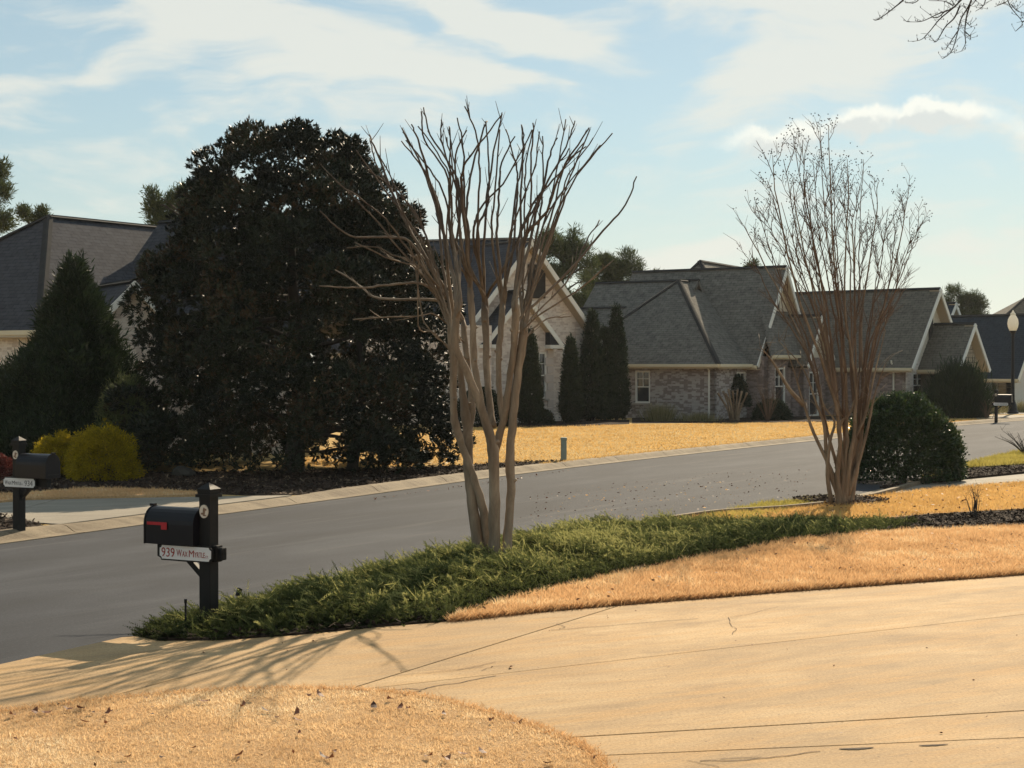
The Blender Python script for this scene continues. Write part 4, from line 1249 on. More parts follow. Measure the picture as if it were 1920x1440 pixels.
def fringe(name, line, zb, n, h, w, mat, label, seed, out=0.05):
    """longer ragged blades that hang over a lawn's cut edge"""
    r = np.random.default_rng(seed)
    A = np.array([p[:2] for p in line]); seg = np.linalg.norm(np.diff(A, axis=0), axis=1); cum = np.r_[0, np.cumsum(seg)]
    s_ = r.random(n) * cum[-1]
    P = np.c_[np.interp(s_, cum, A[:, 0]), np.interp(s_, cum, A[:, 1])]
    P += r.normal(0, 0.035, (n, 2)) + (vnoise(np.c_[s_, s_ * 0 + 3.3], 1.5, seed) - 0.5)[:, None] * np.array([0, out])
    px = 960 + P[:, 0] / P[:, 1] * F; P = P[(px > -250) & (px < 2170)]; n = len(P)
    H = h * (0.4 + 0.9 * r.random(n)); a = r.random(n) * 6.28; la = r.random(n) * 6.28
    base = np.c_[P, zb - 0.05 * r.random(n)]; side = np.c_[np.cos(a), np.sin(a), np.zeros(n)] * w * 0.5
    tip = base + np.c_[np.cos(la) * H * 0.8, np.sin(la) * H * 0.8 - H * 0.25, H * 0.75]
    o = np_mesh(name, np.stack([base - side, base + side, tip], 1), 3, mat, attr=np.clip(r.random(n) * 0.9, 0, 1))
    return tag(o, label, 'grass', None, 'stuff')
fringe('strip_edge_grass', gp([(845, 1170), (1000, 1152), (1144, 1139), (1320, 1125), (1487, 1111), (1684, 1097), (1920, 1080), (2100, 1067)]), 0.06, 16000, 0.085, 0.010, M['grass_tan'], 'ragged grass fringe along the driveway edge', 5)
fringe('front_edge_grass', gp(edge_lawn), 0.04, 9000, 0.055, 0.008, M['grass_tan'], 'ragged grass fringe of the foreground lawn edge', 6)
fringe('far_edge_grass', edge_between(FEo, g(1020, 880).y, 70), 0.11, 9000, 0.10, 0.03, M['grass_orange'], 'ragged grass fringe behind the far curb', 7, 0.12)
def chips(name, polys, zb, dens, size, label):
    Vs = []; T = []
    for poly in polys:
        P = scatter(poly, int(poly_area(poly) * dens))
        px = 960 + P[:, 0] / P[:, 1] * F
        P = P[(px > -150) & (px < 2070)]
        n = len(P)
        d = unit(rng.normal(size=(n, 3)) * [1, 1, 0.35]); e = unit(np.cross(d, unit(rng.normal(size=(n, 3)) * [.4, .4, 1])))
        L = size * (0.4 + rng.random(n))[:, None]; Wd = size * 0.32 * (0.4 + rng.random(n))[:, None]
        c = np.c_[P, zb + 0.004 + rng.random(n) * size * 0.35]
        Vs.append(np.stack([c - d * L * .5 - e * Wd * .5, c + d * L * .5 - e * Wd * .4, c + d * L * .5 + e * Wd * .5, c - d * L * .5 + e * Wd * .4], 1))
        T.append(rng.random(n))
    o = np_mesh(name, np.concatenate(Vs), 4, M['chip'], attr=np.concatenate(T))
    return tag(o, label, 'mulch', None, 'stuff')
chips('magnolia_mulch', [mulch1, tri], 0.115, 160, 0.09, 'bark chips in the bed under the magnolia')
chips('mulch_band_chips', [mul_poly], 0.05, 420, 0.075, 'bark chips of the band right of the junipers')
chips('hedge_mulch', [bush_bed], 0.06, 260, 0.07, 'bark chips under the round hedge')
c2p = [(c2.x + 0.9 * math.cos(a) , c2.y + 0.8 * math.sin(a)) for a in np.linspace(0, 6.28, 20)[:-1]]
chips('mound_mulch', [c2p], 0.12, 500, 0.07, 'bark chips on the mound round the smaller crape myrtle')
jedge = gp([(300, 1207), (420, 1206), (560, 1196), (700, 1182), (860, 1168), (870, 1160), (700, 1172), (560, 1186), (420, 1196), (300, 1200)])
chips('juniper_litter', [jedge, jun_poly], 0.045, 120, 0.10, 'leaf litter and bark under the juniper edge')

# ---- creeping juniper
def juniper(poly, dens, name, label):
    P = scatter(poly, int(poly_area(poly) * dens))
    n = len(P)
    # height of the mat falls off towards the bed's edge
    edge = np.full(n, 9.0)
    A = np.array([(p[0], p[1]) for p in poly])
    for i in range(len(A)):
        a, b = A[i], A[(i + 1) % len(A)]
        ab = b - a; t = np.clip(((P - a) @ ab) / (ab @ ab + 1e-9), 0, 1)
        edge = np.minimum(edge, np.linalg.norm(P - (a + t[:, None] * ab), axis=1))
    mat_h = np.minimum(edge / 0.7, 1.0) ** 0.6 * (0.15 + 0.14 * vnoise(P, 1.3, 11) + 0.18 * vnoise(P, 3.0, 12)) * np.clip(1.0 - (P[:, 0] - 1.2) / 6.5, 0.38, 1.0)
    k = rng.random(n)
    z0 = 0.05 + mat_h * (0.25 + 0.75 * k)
    L = 0.12 + 0.15 * rng.random(n) ** 1.5
    # sprays lean towards the street (up-left in view) and outwards
    d = np.c_[-0.55 + rng.normal(0, 0.55, n), -0.05 + rng.normal(0, 0.5, n), 0.30 + 0.45 * rng.random(n)]
    d = unit(d)
    base = np.c_[P, z0 - 0.07]
    NN = 9
    V = []; T = []
    tone0 = np.clip(0.05 + 0.70 * k * np.minimum(edge / 0.3, 1) + 0.30 * vnoise(P, 0.9, 13) + rng.normal(0, 0.12, n), 0, 1)  # lit top and dark edge of the mat painted into the needle colour
    droop = np.array([0, 0, -0.05])
    for i in range(NN):
        t = (i + 0.5) / NN
        c = base + d * (L * t)[:, None] + droop * t * t
        s = unit(np.cross(d, rng.normal(size=(n, 3))))
        ln = (0.042 * (1.15 - t) + 0.010)
        e = unit(s + d * 0.9)
        wv = unit(np.cross(e, d)) * 0.0062
        V.append(np.stack([c - wv, c + wv, c + e * ln], 1)); T.append(np.clip(tone0 + 0.25 * (t - 0.3), 0, 1))
        e2 = unit(-s + d * 0.9)
        V.append(np.stack([c - wv, c + wv, c + e2 * ln], 1)); T.append(np.clip(tone0 + 0.25 * (t - 0.3), 0, 1))
    # leader
    wv = unit(np.cross(d, rng.normal(size=(n, 3)))) * 0.007
    V.append(np.stack([base - wv, base + wv, base + d * L[:, None] * 1.12 + droop], 1)); T.append(np.clip(tone0 + 0.2, 0, 1))
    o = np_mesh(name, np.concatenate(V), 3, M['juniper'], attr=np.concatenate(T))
    return tag(o, label, 'ground cover', None, 'stuff')
jun_wide = [p for p in jun_poly if p not in set(jun_top)] + (edge_between(NEo, g(255, 1198).y + 0.1, 16.6) + edge_between(offset(NEd, -0.12), 16.6, 24.6) + edge_between(NEc, 24.8, 26.0))[::-1]
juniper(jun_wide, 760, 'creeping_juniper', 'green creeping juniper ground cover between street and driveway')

# ---- leaf masses
def leaf_mass(name, C, N_, per, leaf, wid, mat, root, spread, out=0.6, up=0.2, tone=None, fold=True, seed=0):
    """clusters at C (n,3) with outward directions N_; per leaves of given length around each"""
    r = np.random.default_rng(seed)
    n = len(C)
    C = np.repeat(C, per, 0); N2 = np.repeat(N_, per, 0); m = n * per
    d = unit(N2 * out + r.normal(size=(m, 3)) * 0.75 + np.array([0, 0, up]))
    p = C + r.normal(size=(m, 3)) * spread
    s = unit(np.cross(d, r.normal(size=(m, 3))))
    L = (leaf * (0.6 + 0.6 * r.random(m)))[:, None]; Wd = (wid * (0.7 + 0.5 * r.random(m)))[:, None]
    nn = np.cross(d, s)
    V = np.stack([p, p + d * L * .45 + s * Wd * .5 + nn * Wd * 0.12, p + d * L, p + d * L * .45 - s * Wd * .5 + nn * Wd * 0.12], 1)
    t = np.clip(np.repeat(tone if tone is not None else r.random(n), per) * 0.6 + r.random(m) * 0.4, 0, 1)
    return np_mesh(name, V, 4, mat, root, attr=t)
def branchy(root, base, tips, r0, mat, name='trunk', n=8):
    mb = MB()
    for tp in tips:
        tp = Vector(tp); b = Vector(base)
        mid = b.lerp(tp, 0.45) + Vector((random.uniform(-.2, .2), random.uniform(-.2, .2), 0.2))
        pts = catmull([b, mid, tp], 5)
        mb.tube(pts, [r0 * (1 - 0.85 * i / (len(pts) - 1)) for i in range(len(pts))], n)
    return mb.build(name, mat, root, smooth=True)

# ---- magnolia
Bm = g(548, 886)
prof = np.array([(222, 548, 590), (240, 500, 612), (262, 418, 630), (300, 390, 675), (345, 372, 722), (400, 345, 772), (450, 312, 800), (510, 290, 820), (580, 272, 835), (650, 255, 842), (720, 243, 848), (790, 238, 852), (835, 236, 856), (872, 262, 845)], float)
scm = Bm.y / F
mz = (886 - prof[:, 0]) * scm
mc = ((prof[:, 1] + prof[:, 2]) / 2 - 960) * scm
mr = (prof[:, 2] - prof[:, 1]) / 2 * scm
order = np.argsort(mz)
mz, mc, mr = mz[order], mc[order], mr[order]
magn = empty('magnolia_tree', (Bm.x, Bm.y, 0.1), 'huge dark evergreen magnolia with glossy leaves across the street', 'tree')
rm_ = np.random.default_rng(21)
bc_, br_, bn_ = [], [], []
for i in range(640):
    z = mz[0] + rm_.random() * (mz[-1] - mz[0] - 0.55)
    rr = np.interp(z, mz, mr)
    if rm_.random() > rr / mr.max() + 0.15: continue
    a = rm_.random() * 2 * np.pi
    pr_ = rm_.uniform(0.26, 0.66)
    k = rm_.uniform(0.76, 1.07) if rm_.random() < 0.8 else rm_.uniform(0.35, 0.8)
    rad = max(0.0, rr * k - pr_ * 0.55)
    bc_.append((np.interp(z, mz, mc) + rad * math.cos(a), Bm.y + rad * math.sin(a) * 0.95, z + Bm.z)); br_.append(pr_)
    bn_.append((math.cos(a), math.sin(a), 0.35 + (z / mz.max()) ** 3 * 1.5))
for z, x_ in [(7.9, -0.3), (8.05, 0.15), (8.15, -0.05), (7.8, 0.45)]:
    bc_.append((np.interp(z, mz, mc) + x_, Bm.y, z)); br_.append(0.42); bn_.append((0, 0, 1))
C, NN_, TT = [], [], []
for c, r_, n_ in zip(bc_, br_, bn_):
    m_ = int(52 * (r_ / 0.5) ** 2)
    u = unit(unit(rm_.normal(size=(m_, 3))) + 0.55 * np.array(n_)) * (0.45 + 0.55 * rm_.random(m_) ** 0.5)[:, None]
    C.append(np.array(c) + u * r_ * np.array([1, 1, 0.85])); NN_.append(unit(u + 0.4 * np.array(n_) + np.array([0, 0, 0.35])))
    TT.append(np.clip(rm_.uniform(0.0, 0.85) + 0.25 * rm_.random(m_), 0, 1))
C = np.concatenate(C); NN_ = np.concatenate(NN_); TT = np.concatenate(TT)
keep_ = (C[:, 2] > 0.25) & ((C[:, 2] > 0.42) | (np.abs(C[:, 0] - Bm.x - 0.8) > 1.2) | (rm_.random(len(C)) < 0.35))
C, NN_, TT = C[keep_], NN_[keep_], TT[keep_]
def whorls(name, C, N_, per, leaf, wid, mat, root, tone, seed):
    """rosettes: leaves set round each shoot tip, spreading out and up from it"""
    r = np.random.default_rng(seed); n = len(C)
    ax = unit(N_ + r.normal(size=(n, 3)) * 0.3)
    e1 = unit(np.cross(ax, r.normal(size=(n, 3)))); e2 = np.cross(ax, e1)
    Vs, T = [], []
    for k in range(per):
        th = 2 * np.pi * (k / per) * 1.618 * 2 + r.random(n) * 0.6
        tilt = 0.25 + 0.9 * r.random(n)
        rad = e1 * np.cos(th)[:, None] + e2 * np.sin(th)[:, None]
        d = unit(rad * np.sin(tilt)[:, None] + ax * np.cos(tilt)[:, None] + r.normal(size=(n, 3)) * 0.08)
        s_ = unit(np.cross(d, ax) + 1e-4); nn = np.cross(s_, d)
        L = (leaf * (0.65 + 0.5 * r.random(n)))[:, None]; Wd = (wid * (0.75 + 0.4 * r.random(n)))[:, None]
        p = C + r.normal(size=(n, 3)) * 0.02 - ax * (0.05 * r.random(n))[:, None]
        Vs.append(np.stack([p, p + d * L * .5 + s_ * Wd * .5 + nn * Wd * .12, p + d * L, p + d * L * .5 - s_ * Wd * .5 + nn * Wd * .12], 1))
        T.append(np.clip(tone + r.normal(size=n) * 0.12, 0, 1))
    return np_mesh(name, np.concatenate(Vs), 4, mat, root, attr=np.concatenate(T))
whorls('crown', C, NN_, 10, 0.15, 0.046, M['magnolia'], magn, TT, 3)
mb = MB()
for bx, by, tx, ty, r0 in [(548, 888, 560, 300, 0.26), (658, 884, 690, 420, 0.14)]:
    b = g(bx, by, 0.1); t = at(tx, ty, Bm.y)
    pts = catmull([b - Z * 0.1, b.lerp(t, 0.3) + Vector((0.15, 0.1, 0)), b.lerp(t, 0.65) + Vector((-0.1, -0.1, 0)), t], 6)
    mb.tube(pts, [r0 * (1.25 if i == 0 else 1 - 0.9 * i / (len(pts) - 1)) for i in range(len(pts))], 10)
    for i in range(16):
        k = random.uniform(0.04, 0.85); p = b.lerp(t, k)
        a = random.uniform(0, 6.28); rr = float(np.interp(p.z - Bm.z, mz, mr)) * 0.8
        e = Vector((np.interp(p.z - Bm.z, mz, mc) + rr * math.cos(a), Bm.y + rr * math.sin(a), p.z + random.uniform(-0.1, 0.9)))
        q = catmull([p, p.lerp(e, 0.5) + Z * random.uniform(-0.2, 0.15), e], 4)
        mb.tube(q, [r0 * 0.35 * (1 - 0.9 * j / (len(q) - 1)) for j in range(len(q))], 5)
mb.build('trunk', M['bark'], magn, smooth=True)

# ---- conical and columnar conifers
def cone_tree(name, label, base, h, r, mat, n, per, leaf, wid, shape=0.8, group=None, seed=0, cat='tree', skirt=0.02, lump=0.25, up=0.9):
    rr_ = np.random.default_rng(seed)
    root = empty(name, base, label, cat, group)
    z = rr_.random(n * 2)
    prof_ = (1 - z) ** shape * np.minimum(1, 0.55 + z / 0.12 * 0.45)
    keep = rr_.random(n * 2) < prof_ + 0.05
    z, prof_ = z[keep][:n], prof_[keep][:n]; n_ = len(z)
    a = rr_.random(n_) * 2 * np.pi
    lumpv = 1 - lump + lump * 1.6 * vnoise(np.c_[a * 3.2, z * h * 1.3], 1.0, seed + 5)
    rad = r * prof_ * lumpv * (0.55 + 0.45 * rr_.random(n_) ** 0.5)
    P = np.c_[base[0] + rad * np.cos(a), base[1] + rad * np.sin(a), base[2] + skirt * h + z * h * (1 - skirt)]
    N_ = unit(np.c_[np.cos(a), np.sin(a), np.full(n_, up)])
    leaf_mass('crown', P, N_, per, leaf, wid, mat, root, leaf * 0.35, 0.9, 0.35, None, seed=seed + 1)
    mb = MB(); b = Vector(base)
    mb.tube([b - Z * 0.05, b + Z * h * 0.5, b + Z * h * 0.93], [r * 0.09 + 0.03, r * 0.05 + 0.02, 0.01], 7)
    mb.build('trunk', M['bark'], root, smooth=True)
    return root
b = g(140, 872, 0.1); cone_tree('conifer_tree', 'dark broad conical evergreen on the left behind the golden shrubs', b, (872 - 492) * b.y / F, 2.75, M['conifer'], 7000, 9, 0.26, 0.04, 0.92, seed=31, lump=0.5)
def col(px, y0, y1, w, lab, seed, d=None):
    b = g(px, y1, 0.1)
    cone_tree('cypress_tree', lab, b, (y1 - y0) * b.y / F, w / 2 * b.y / F * 1.15, M['cypress'], 1500, 9, 0.16, 0.05, 0.55, 'slim cypresses at the houses', seed, lump=0.12, up=1.6)
col(993, 618, 797, 46, 'slim dark cypress by the window of the cream brick house', 41)
col(1070, 632, 794, 36, 'shortest slim cypress at the corner of the cream brick house', 42)
col(1110, 583, 790, 54, 'dark cypress, leftmost of the tall trio between the two houses', 43)
col(1134, 614, 789, 40, 'middle, lower cypress of the tall trio between the two houses', 44)
col(1156, 573, 788, 46, 'tallest dark cypress, rightmost of the trio between the houses', 45)

def ball_shrub(name, label, base, rx, ry, h, mat, n, per, leaf, wid, seed, cat='shrub', group=None, lump=0.12, shell=0.7, flat=0.25, up=0.3):
    r = np.random.default_rng(seed)
    root = empty(name, base, label, cat, group)
    u = unit(r.normal(size=(n, 3))); u[:, 2] = np.abs(u[:, 2]) * (1 + flat) - flat
    az = np.arctan2(u[:, 1], u[:, 0])
    l_ = 1 - lump + lump * 1.6 * vnoise(np.c_[az * 2.6 + 9, u[:, 2] * 5 + 9], 1.0, seed)
    k = (shell + (1 - shell) * r.random(n) ** 0.5) * l_
    zc = h * flat / (1 + flat)
    P = np.c_[base[0] + rx * u[:, 0] * k, base[1] + ry * u[:, 1] * k, base[2] + zc + (h - zc) * u[:, 2] * k]
    P[:, 2] = np.maximum(P[:, 2], base[2] + 0.03)
    leaf_mass('foliage', P, unit(u), per, leaf, wid, mat, root, leaf * 0.5, 0.9, up, None, seed=seed + 1)
    mb = MB(); b = Vector(base)
    for i in range(6):
        a = i * 1.05; e = b + Vector((rx * 0.5 * math.cos(a), ry * 0.5 * math.sin(a), h * 0.55))
        mb.tube([b + Vector((0.05 * math.cos(a), 0.05 * math.sin(a), -0.04)), b.lerp(e, 0.5) + Z * 0.05, e], [0.03, 0.02, 0.008], 5)
    mb.build('stems', M['bark'], root)
    return root
b = g(1716, 905, 0.06); b.y += 1.2
ball_shrub('round_hedge', 'large round clipped glossy green hedge beside the concrete path', b, 1.42, 1.35, (905 - 750) * b.y / F + 0.05, M['hedge'], 5200, 9, 0.075, 0.042, 51, 'hedge', None, 0.07, 0.72, 0.3)
b = g(178, 903, 0.11); b.y += 0.6
ball_shrub('golden_shrub', 'larger golden green rounded shrub left of the magnolia', b, 0.84, 0.8, (903 - 800) * b.y / F, M['gold'], 2600, 9, 0.07, 0.022, 52, group='golden shrubs', lump=0.3)
b = g(98, 895, 0.11); b.y += 0.5
ball_shrub('golden_shrub', 'smaller bright gold shrub behind the far mailbox', b, 0.62, 0.6, (895 - 822) * b.y / F + 0.05, M['gold'], 1900, 9, 0.07, 0.022, 53, group='golden shrubs', lump=0.3)
b = g(232, 880, 0.11)
ball_shrub('feathery_shrub', 'pale feathery shrub between conifer and magnolia', b, 0.65, 0.6, (880 - 712) * b.y / F, M['light_shrub'], 1800, 9, 0.14, 0.02, 54, lump=0.2, up=0.6)
b = g(-8, 898, 0.11)
ball_shrub('red_shrub', 'small dark red shrub at the left edge', b, 0.42, 0.42, 0.5, M['red_shrub'], 600, 8, 0.07, 0.03, 55)
b = g(1106, 786, 0.1)
ball_shrub('clipped_shrub', 'round dark shrub between cypresses at the cream brick house', b, 0.62, 0.6, 1.5, M['cypress'], 1300, 8, 0.09, 0.04, 56)
b = g(1378, 785, 0.1)
shb = ball_shrub('clipped_shrub', 'round dark shrub behind the pruned trunks at the grey house', b + Vector((0, 0.5, 0.55)), 0.82, 0.7, 1.55, M['cypress'], 1500, 8, 0.09, 0.04, 57)
b = g(1795, 783, 0.1)
ball_shrub('spiky_juniper', 'tall spiky dark juniper shrub by the stone porch house', b, 1.2, 1.0, (783 - 705) * b.y / F, M['conifer'], 2000, 9, 0.55, 0.045, 58, lump=0.45, up=1.9)
b = g(1702, 770, 0.1)
ball_shrub('clipped_shrub', 'dark shrub under the mauve brick wall behind the crape myrtle', b, 0.7, 0.6, 1.6, M['cypress'], 1000, 8, 0.1, 0.05, 59)
b = g(1448, 788, 0.1)
ball_shrub('clipped_shrub', 'low dark shrub at the recessed entry of the grey house', b, 0.9, 0.6, 0.95, M['cypress'], 1000, 8, 0.1, 0.05, 60)
b = g(1020, 796, 0.1)
ball_shrub('clipped_shrub', 'tiny dark shrub under the cream house window', b, 0.45, 0.4, 0.6, M['cypress'], 500, 8, 0.08, 0.04, 61)
b = g(905, 800, 0.1)
ball_shrub('clipped_shrub', 'dark shrub at the cream house behind the crape myrtle trunks', b, 1.3, 0.7, 1.6, M['cypress'], 1500, 8, 0.1, 0.05, 62)

# ornamental grass clumps
def clump(label, px, py, rx, h, n, seed, mat='tan_clump', zb=0.1):
    b = g(px, py, zb); r = np.random.default_rng(seed)
    P = np.c_[b.x + r.normal(0, rx * 0.45, n), b.y + r.normal(0, rx * 0.3, n), np.full(n, zb)]
    d = np.c_[(P[:, 0] - b.x) / rx * 0.5 + r.normal(0, .15, n), r.normal(0, .2, n), np.ones(n)]
    H = h * (0.5 + 0.5 * r.random(n))
    s = unit(r.normal(size=(n, 3)) * [1, 1, 0]) * 0.012
    tip = P + unit(d) * H[:, None]
    V = np.stack([P - s, P + s, tip], 1)
    o = np_mesh('ornamental_grass', V, 3, M[mat], attr=r.random(n))
    tag(o, label, 'grass clump', 'ornamental grasses at the houses')
clump('taller tan grass clump under the white window of the grey house', 1238, 790, 0.65, 0.95, 900, 71)
clump('low grass clump left of the downspout of the grey house', 1310, 790, 0.8, 0.5, 700, 72)
clump('pale grass clump beside the far right mailbox', 1850, 776, 0.8, 0.75, 700, 73)
clump('pale grass clump right of the lamp post', 1916, 774, 0.9, 0.8, 700, 74)

# ---- pines behind the houses
def pine(name, label, crown, d, trunk_px, mat, n, per, leaf, seed, group='trees beyond the houses', wid=0.05):
    """crown: list of (px, py, radius px) puffs"""
    r = np.random.default_rng(seed)
    b = Vector(((trunk_px - 960) / F * d, d, 0))
    root = empty(name, b, label, 'tree', group)
    C = []; N_ = []
    tot = sum(c[2] ** 2 for c in crown)
    mb = MB()
    topz = max(CAM_H + (HOR - c[1]) / F * d for c in crown)
    mb.tube([b - Z * 0.1, b + Z * topz * 0.5, b + Z * topz * 0.96], [0.22, 0.15, 0.03], 7)
    for (px, py, rp) in crown:
        c = at(px, py, d); rad = rp / F * d
        c.y += r.normal() * rad * 0.8
        m = max(6, int(n * rp * rp / tot))
        u = unit(r.normal(size=(m, 3))) * (r.random(m) ** 0.4)[:, None]
        C.append(np.array(c) + u * rad * np.array([1, 1, 0.8])); N_.append(unit(u + np.array([0, 0, 0.5])))
        p0 = b + Z * max(1.5, min(topz * 0.9, c.z - 0.3 - abs(c.x - b.x) * 0.35))
        mb.tube([p0, p0.lerp(c, 0.6) + Z * 0.1, c], [0.07, 0.05, 0.015], 5)
    leaf_mass('crown', np.concatenate(C), np.concatenate(N_), per, leaf, wid, mat, root, leaf * 0.35, 0.8, 0.3, None, seed=seed + 1)
    mb.build('trunk', M['bark'], root)
def puffs(seed, x0, x1, y0, y1, n, rmin, rmax, env=None):
    r = random.Random(seed); res = []
    while len(res) < n:
        x = r.uniform(x0, x1); y = r.uniform(y0, y1)
        if env and y < env(x): continue
        res.append((x, y, r.uniform(rmin, rmax)))
    return res
envp = lambda x: np.interp(x, [1005, 1030, 1050, 1080, 1110, 1150, 1180, 1205], [470, 432, 425, 440, 470, 480, 478, 520])
pine('pine_tree', 'loose green pine rising behind the cream brick house', puffs(1, 1012, 1110, 425, 600, 46, 9, 17, envp), 105, 1055, M['pine'], 3000, 7, 0.42, 81)
pine('pine_tree', 'lower olive green pine right behind the cream brick house', puffs(2, 1100, 1200, 478, 560, 34, 9, 16, envp), 112, 1150, M['pine'], 2400, 7, 0.42, 82)
pine('pine_tree', 'tall pine cut by the left edge of the picture', puffs(3, -60, 18, 300, 430, 26, 10, 18), 85, -30, M['pine'], 1300, 7, 0.35, 83)
pine('pine_tree', 'pine tips just above the left end of the charcoal roof', puffs(4, 35, 88, 395, 420, 9, 6, 10), 90, 62, M['pine'], 400, 7, 0.3, 84)
pine('pine_tree', 'pine top between charcoal roof and magnolia', puffs(5, 285, 385, 360, 425, 24, 9, 16), 80, 345, M['pine'], 1200, 7, 0.33, 85)
env6 = lambda x: np.interp(x, [1755, 1770, 1790, 1810, 1830, 1845], [575, 555, 540, 543, 560, 585])
pine('dense_tree', 'round dark tree behind the slate blue roof', puffs(6, 1755, 1845, 540, 605, 44, 7, 12, env6), 140, 1800, M['pine'], 2000, 7, 0.42, 86)
pine('dense_tree', 'tiny tree tips above the grey house ridge', puffs(7, 1400, 1440, 493, 510, 6, 4, 6) + [(1232, 512, 5), (1222, 516, 4)], 115, 1420, M['pine'], 200, 6, 0.3, 87)
# ------------------------------------------------------------------ crape myrtles and other bare wood
def zz(x, y): return (600 + x / 3.13, 180 + y / 3.13)
D1 = g(924, 1078).y
base1 = g(924, 1078)
T1 = empty('crape_myrtle_tree', base1, 'large pollarded bare crape myrtle rising from the juniper bed', 'tree')
rt = random.Random(17)
def px_path(pts, d0, d1):
    n = len(pts)
    return [at(x, y, d0 + (d1 - d0) * i / (n - 1)) for i, (x, y) in enumerate(pts)]
def wob(pts, a):
    return [p + Vector((rt.uniform(-a, a), rt.uniform(-a, a), rt.uniform(-a, a) * 0.5)) for p in pts]
sc1 = D1 / F
trunks = [
    ([(903, 1095), (900, 1055), (893, 1000), (885, 940), (879, 885), (877, 813), (873, 777), (868, 740), (858, 668), (853, 630)], (16, 15, 14, 13, 12, 11.5, 12, 9, 8, 8), 0.0, 0.2),
    ([(914, 1090), (912, 1040), (910, 975), (893, 912), (870, 845), (857, 809), (851, 777), (850, 720), (850, 668), (843, 608)], (13, 13, 12, 9, 8.5, 10, 9, 9, 9, 10), 0.12, -0.3),
    ([(927, 1095), (927, 1050), (927, 985), (927, 900), (924, 845), (912, 795), (893, 740), (872, 690), (853, 640), (860, 560)], (16, 15, 13.5, 12.5, 13.5, 11, 10, 9, 9, 9), -0.12, -0.5),
    ([(927, 850), (938, 812), (947, 777), (955, 715), (962, 660), (966, 610), (968, 570)], (11, 9, 9, 8, 8, 9, 10), -0.1, -0.3),
    ([(924, 800), (918, 760), (913, 700), (911, 640), (908, 565)], (9, 8.5, 8, 8, 10), -0.1, 0.6),
    ([(942, 785), (938, 745), (934, 690), (938, 630), (943, 568)], (7.5, 7, 7, 7.5, 9), -0.15, 0.35),
    ([(904, 770), (895, 715), (888, 665), (886, 600), (880, 540)], (9, 8, 8, 8, 9), -0.12, 0.2),
    ([(947, 1095), (950, 1050), (953, 985), (958, 921), (956, 849), (961, 795), (968, 722), (976, 665), (983, 608)], (13, 12, 11, 10.5, 11, 10, 10.5, 11, 12), -0.15, -0.1),
    ([(877, 820), (884, 770), (882, 720), (874, 660), (868, 600)], (10, 9, 7, 7, 8), 0.1, 0.5),
]
tops = []
for pts, rad, d0, d1 in trunks:
    P_ = px_path(pts, D1 + d0, D1 + d0 + d1)
    C_ = catmull(P_, 4)
    rr = np.interp(np.linspace(0, len(rad) - 1, len(C_)), range(len(rad)), rad)
    rr = [float(v) * 0.80 * sc1 * (1 + rt.uniform(-0.07, 0.07)) for v in rr]
    rr[-1] *= 0.55; rr[-2] *= 0.9
    mb = MB(); mb.tube(wob(C_, 0.006), rr, 10)
    # knuckles left by old pruning cuts
    for _ in range(2):
        i = rt.randrange(len(C_) // 3, len(C_)); c = C_[i]; a = rt.uniform(0, 6.28)
        o_ = Vector((math.cos(a), math.sin(a), 0.4)).normalized()
        mb.tube([c, c + o_ * rr[i] * 0.9, c + o_ * rr[i] * 1.5], [rr[i] * 0.6, rr[i] * 0.6, rr[i] * 0.3], 6)
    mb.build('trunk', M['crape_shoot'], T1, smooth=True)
    tops.append((C_[-1], C_[-3], C_))
K1, K2, K3, K4, K5 = (735, 1330), (805, 1150), (965, 1200), (1070, 1215), (1195, 1340)
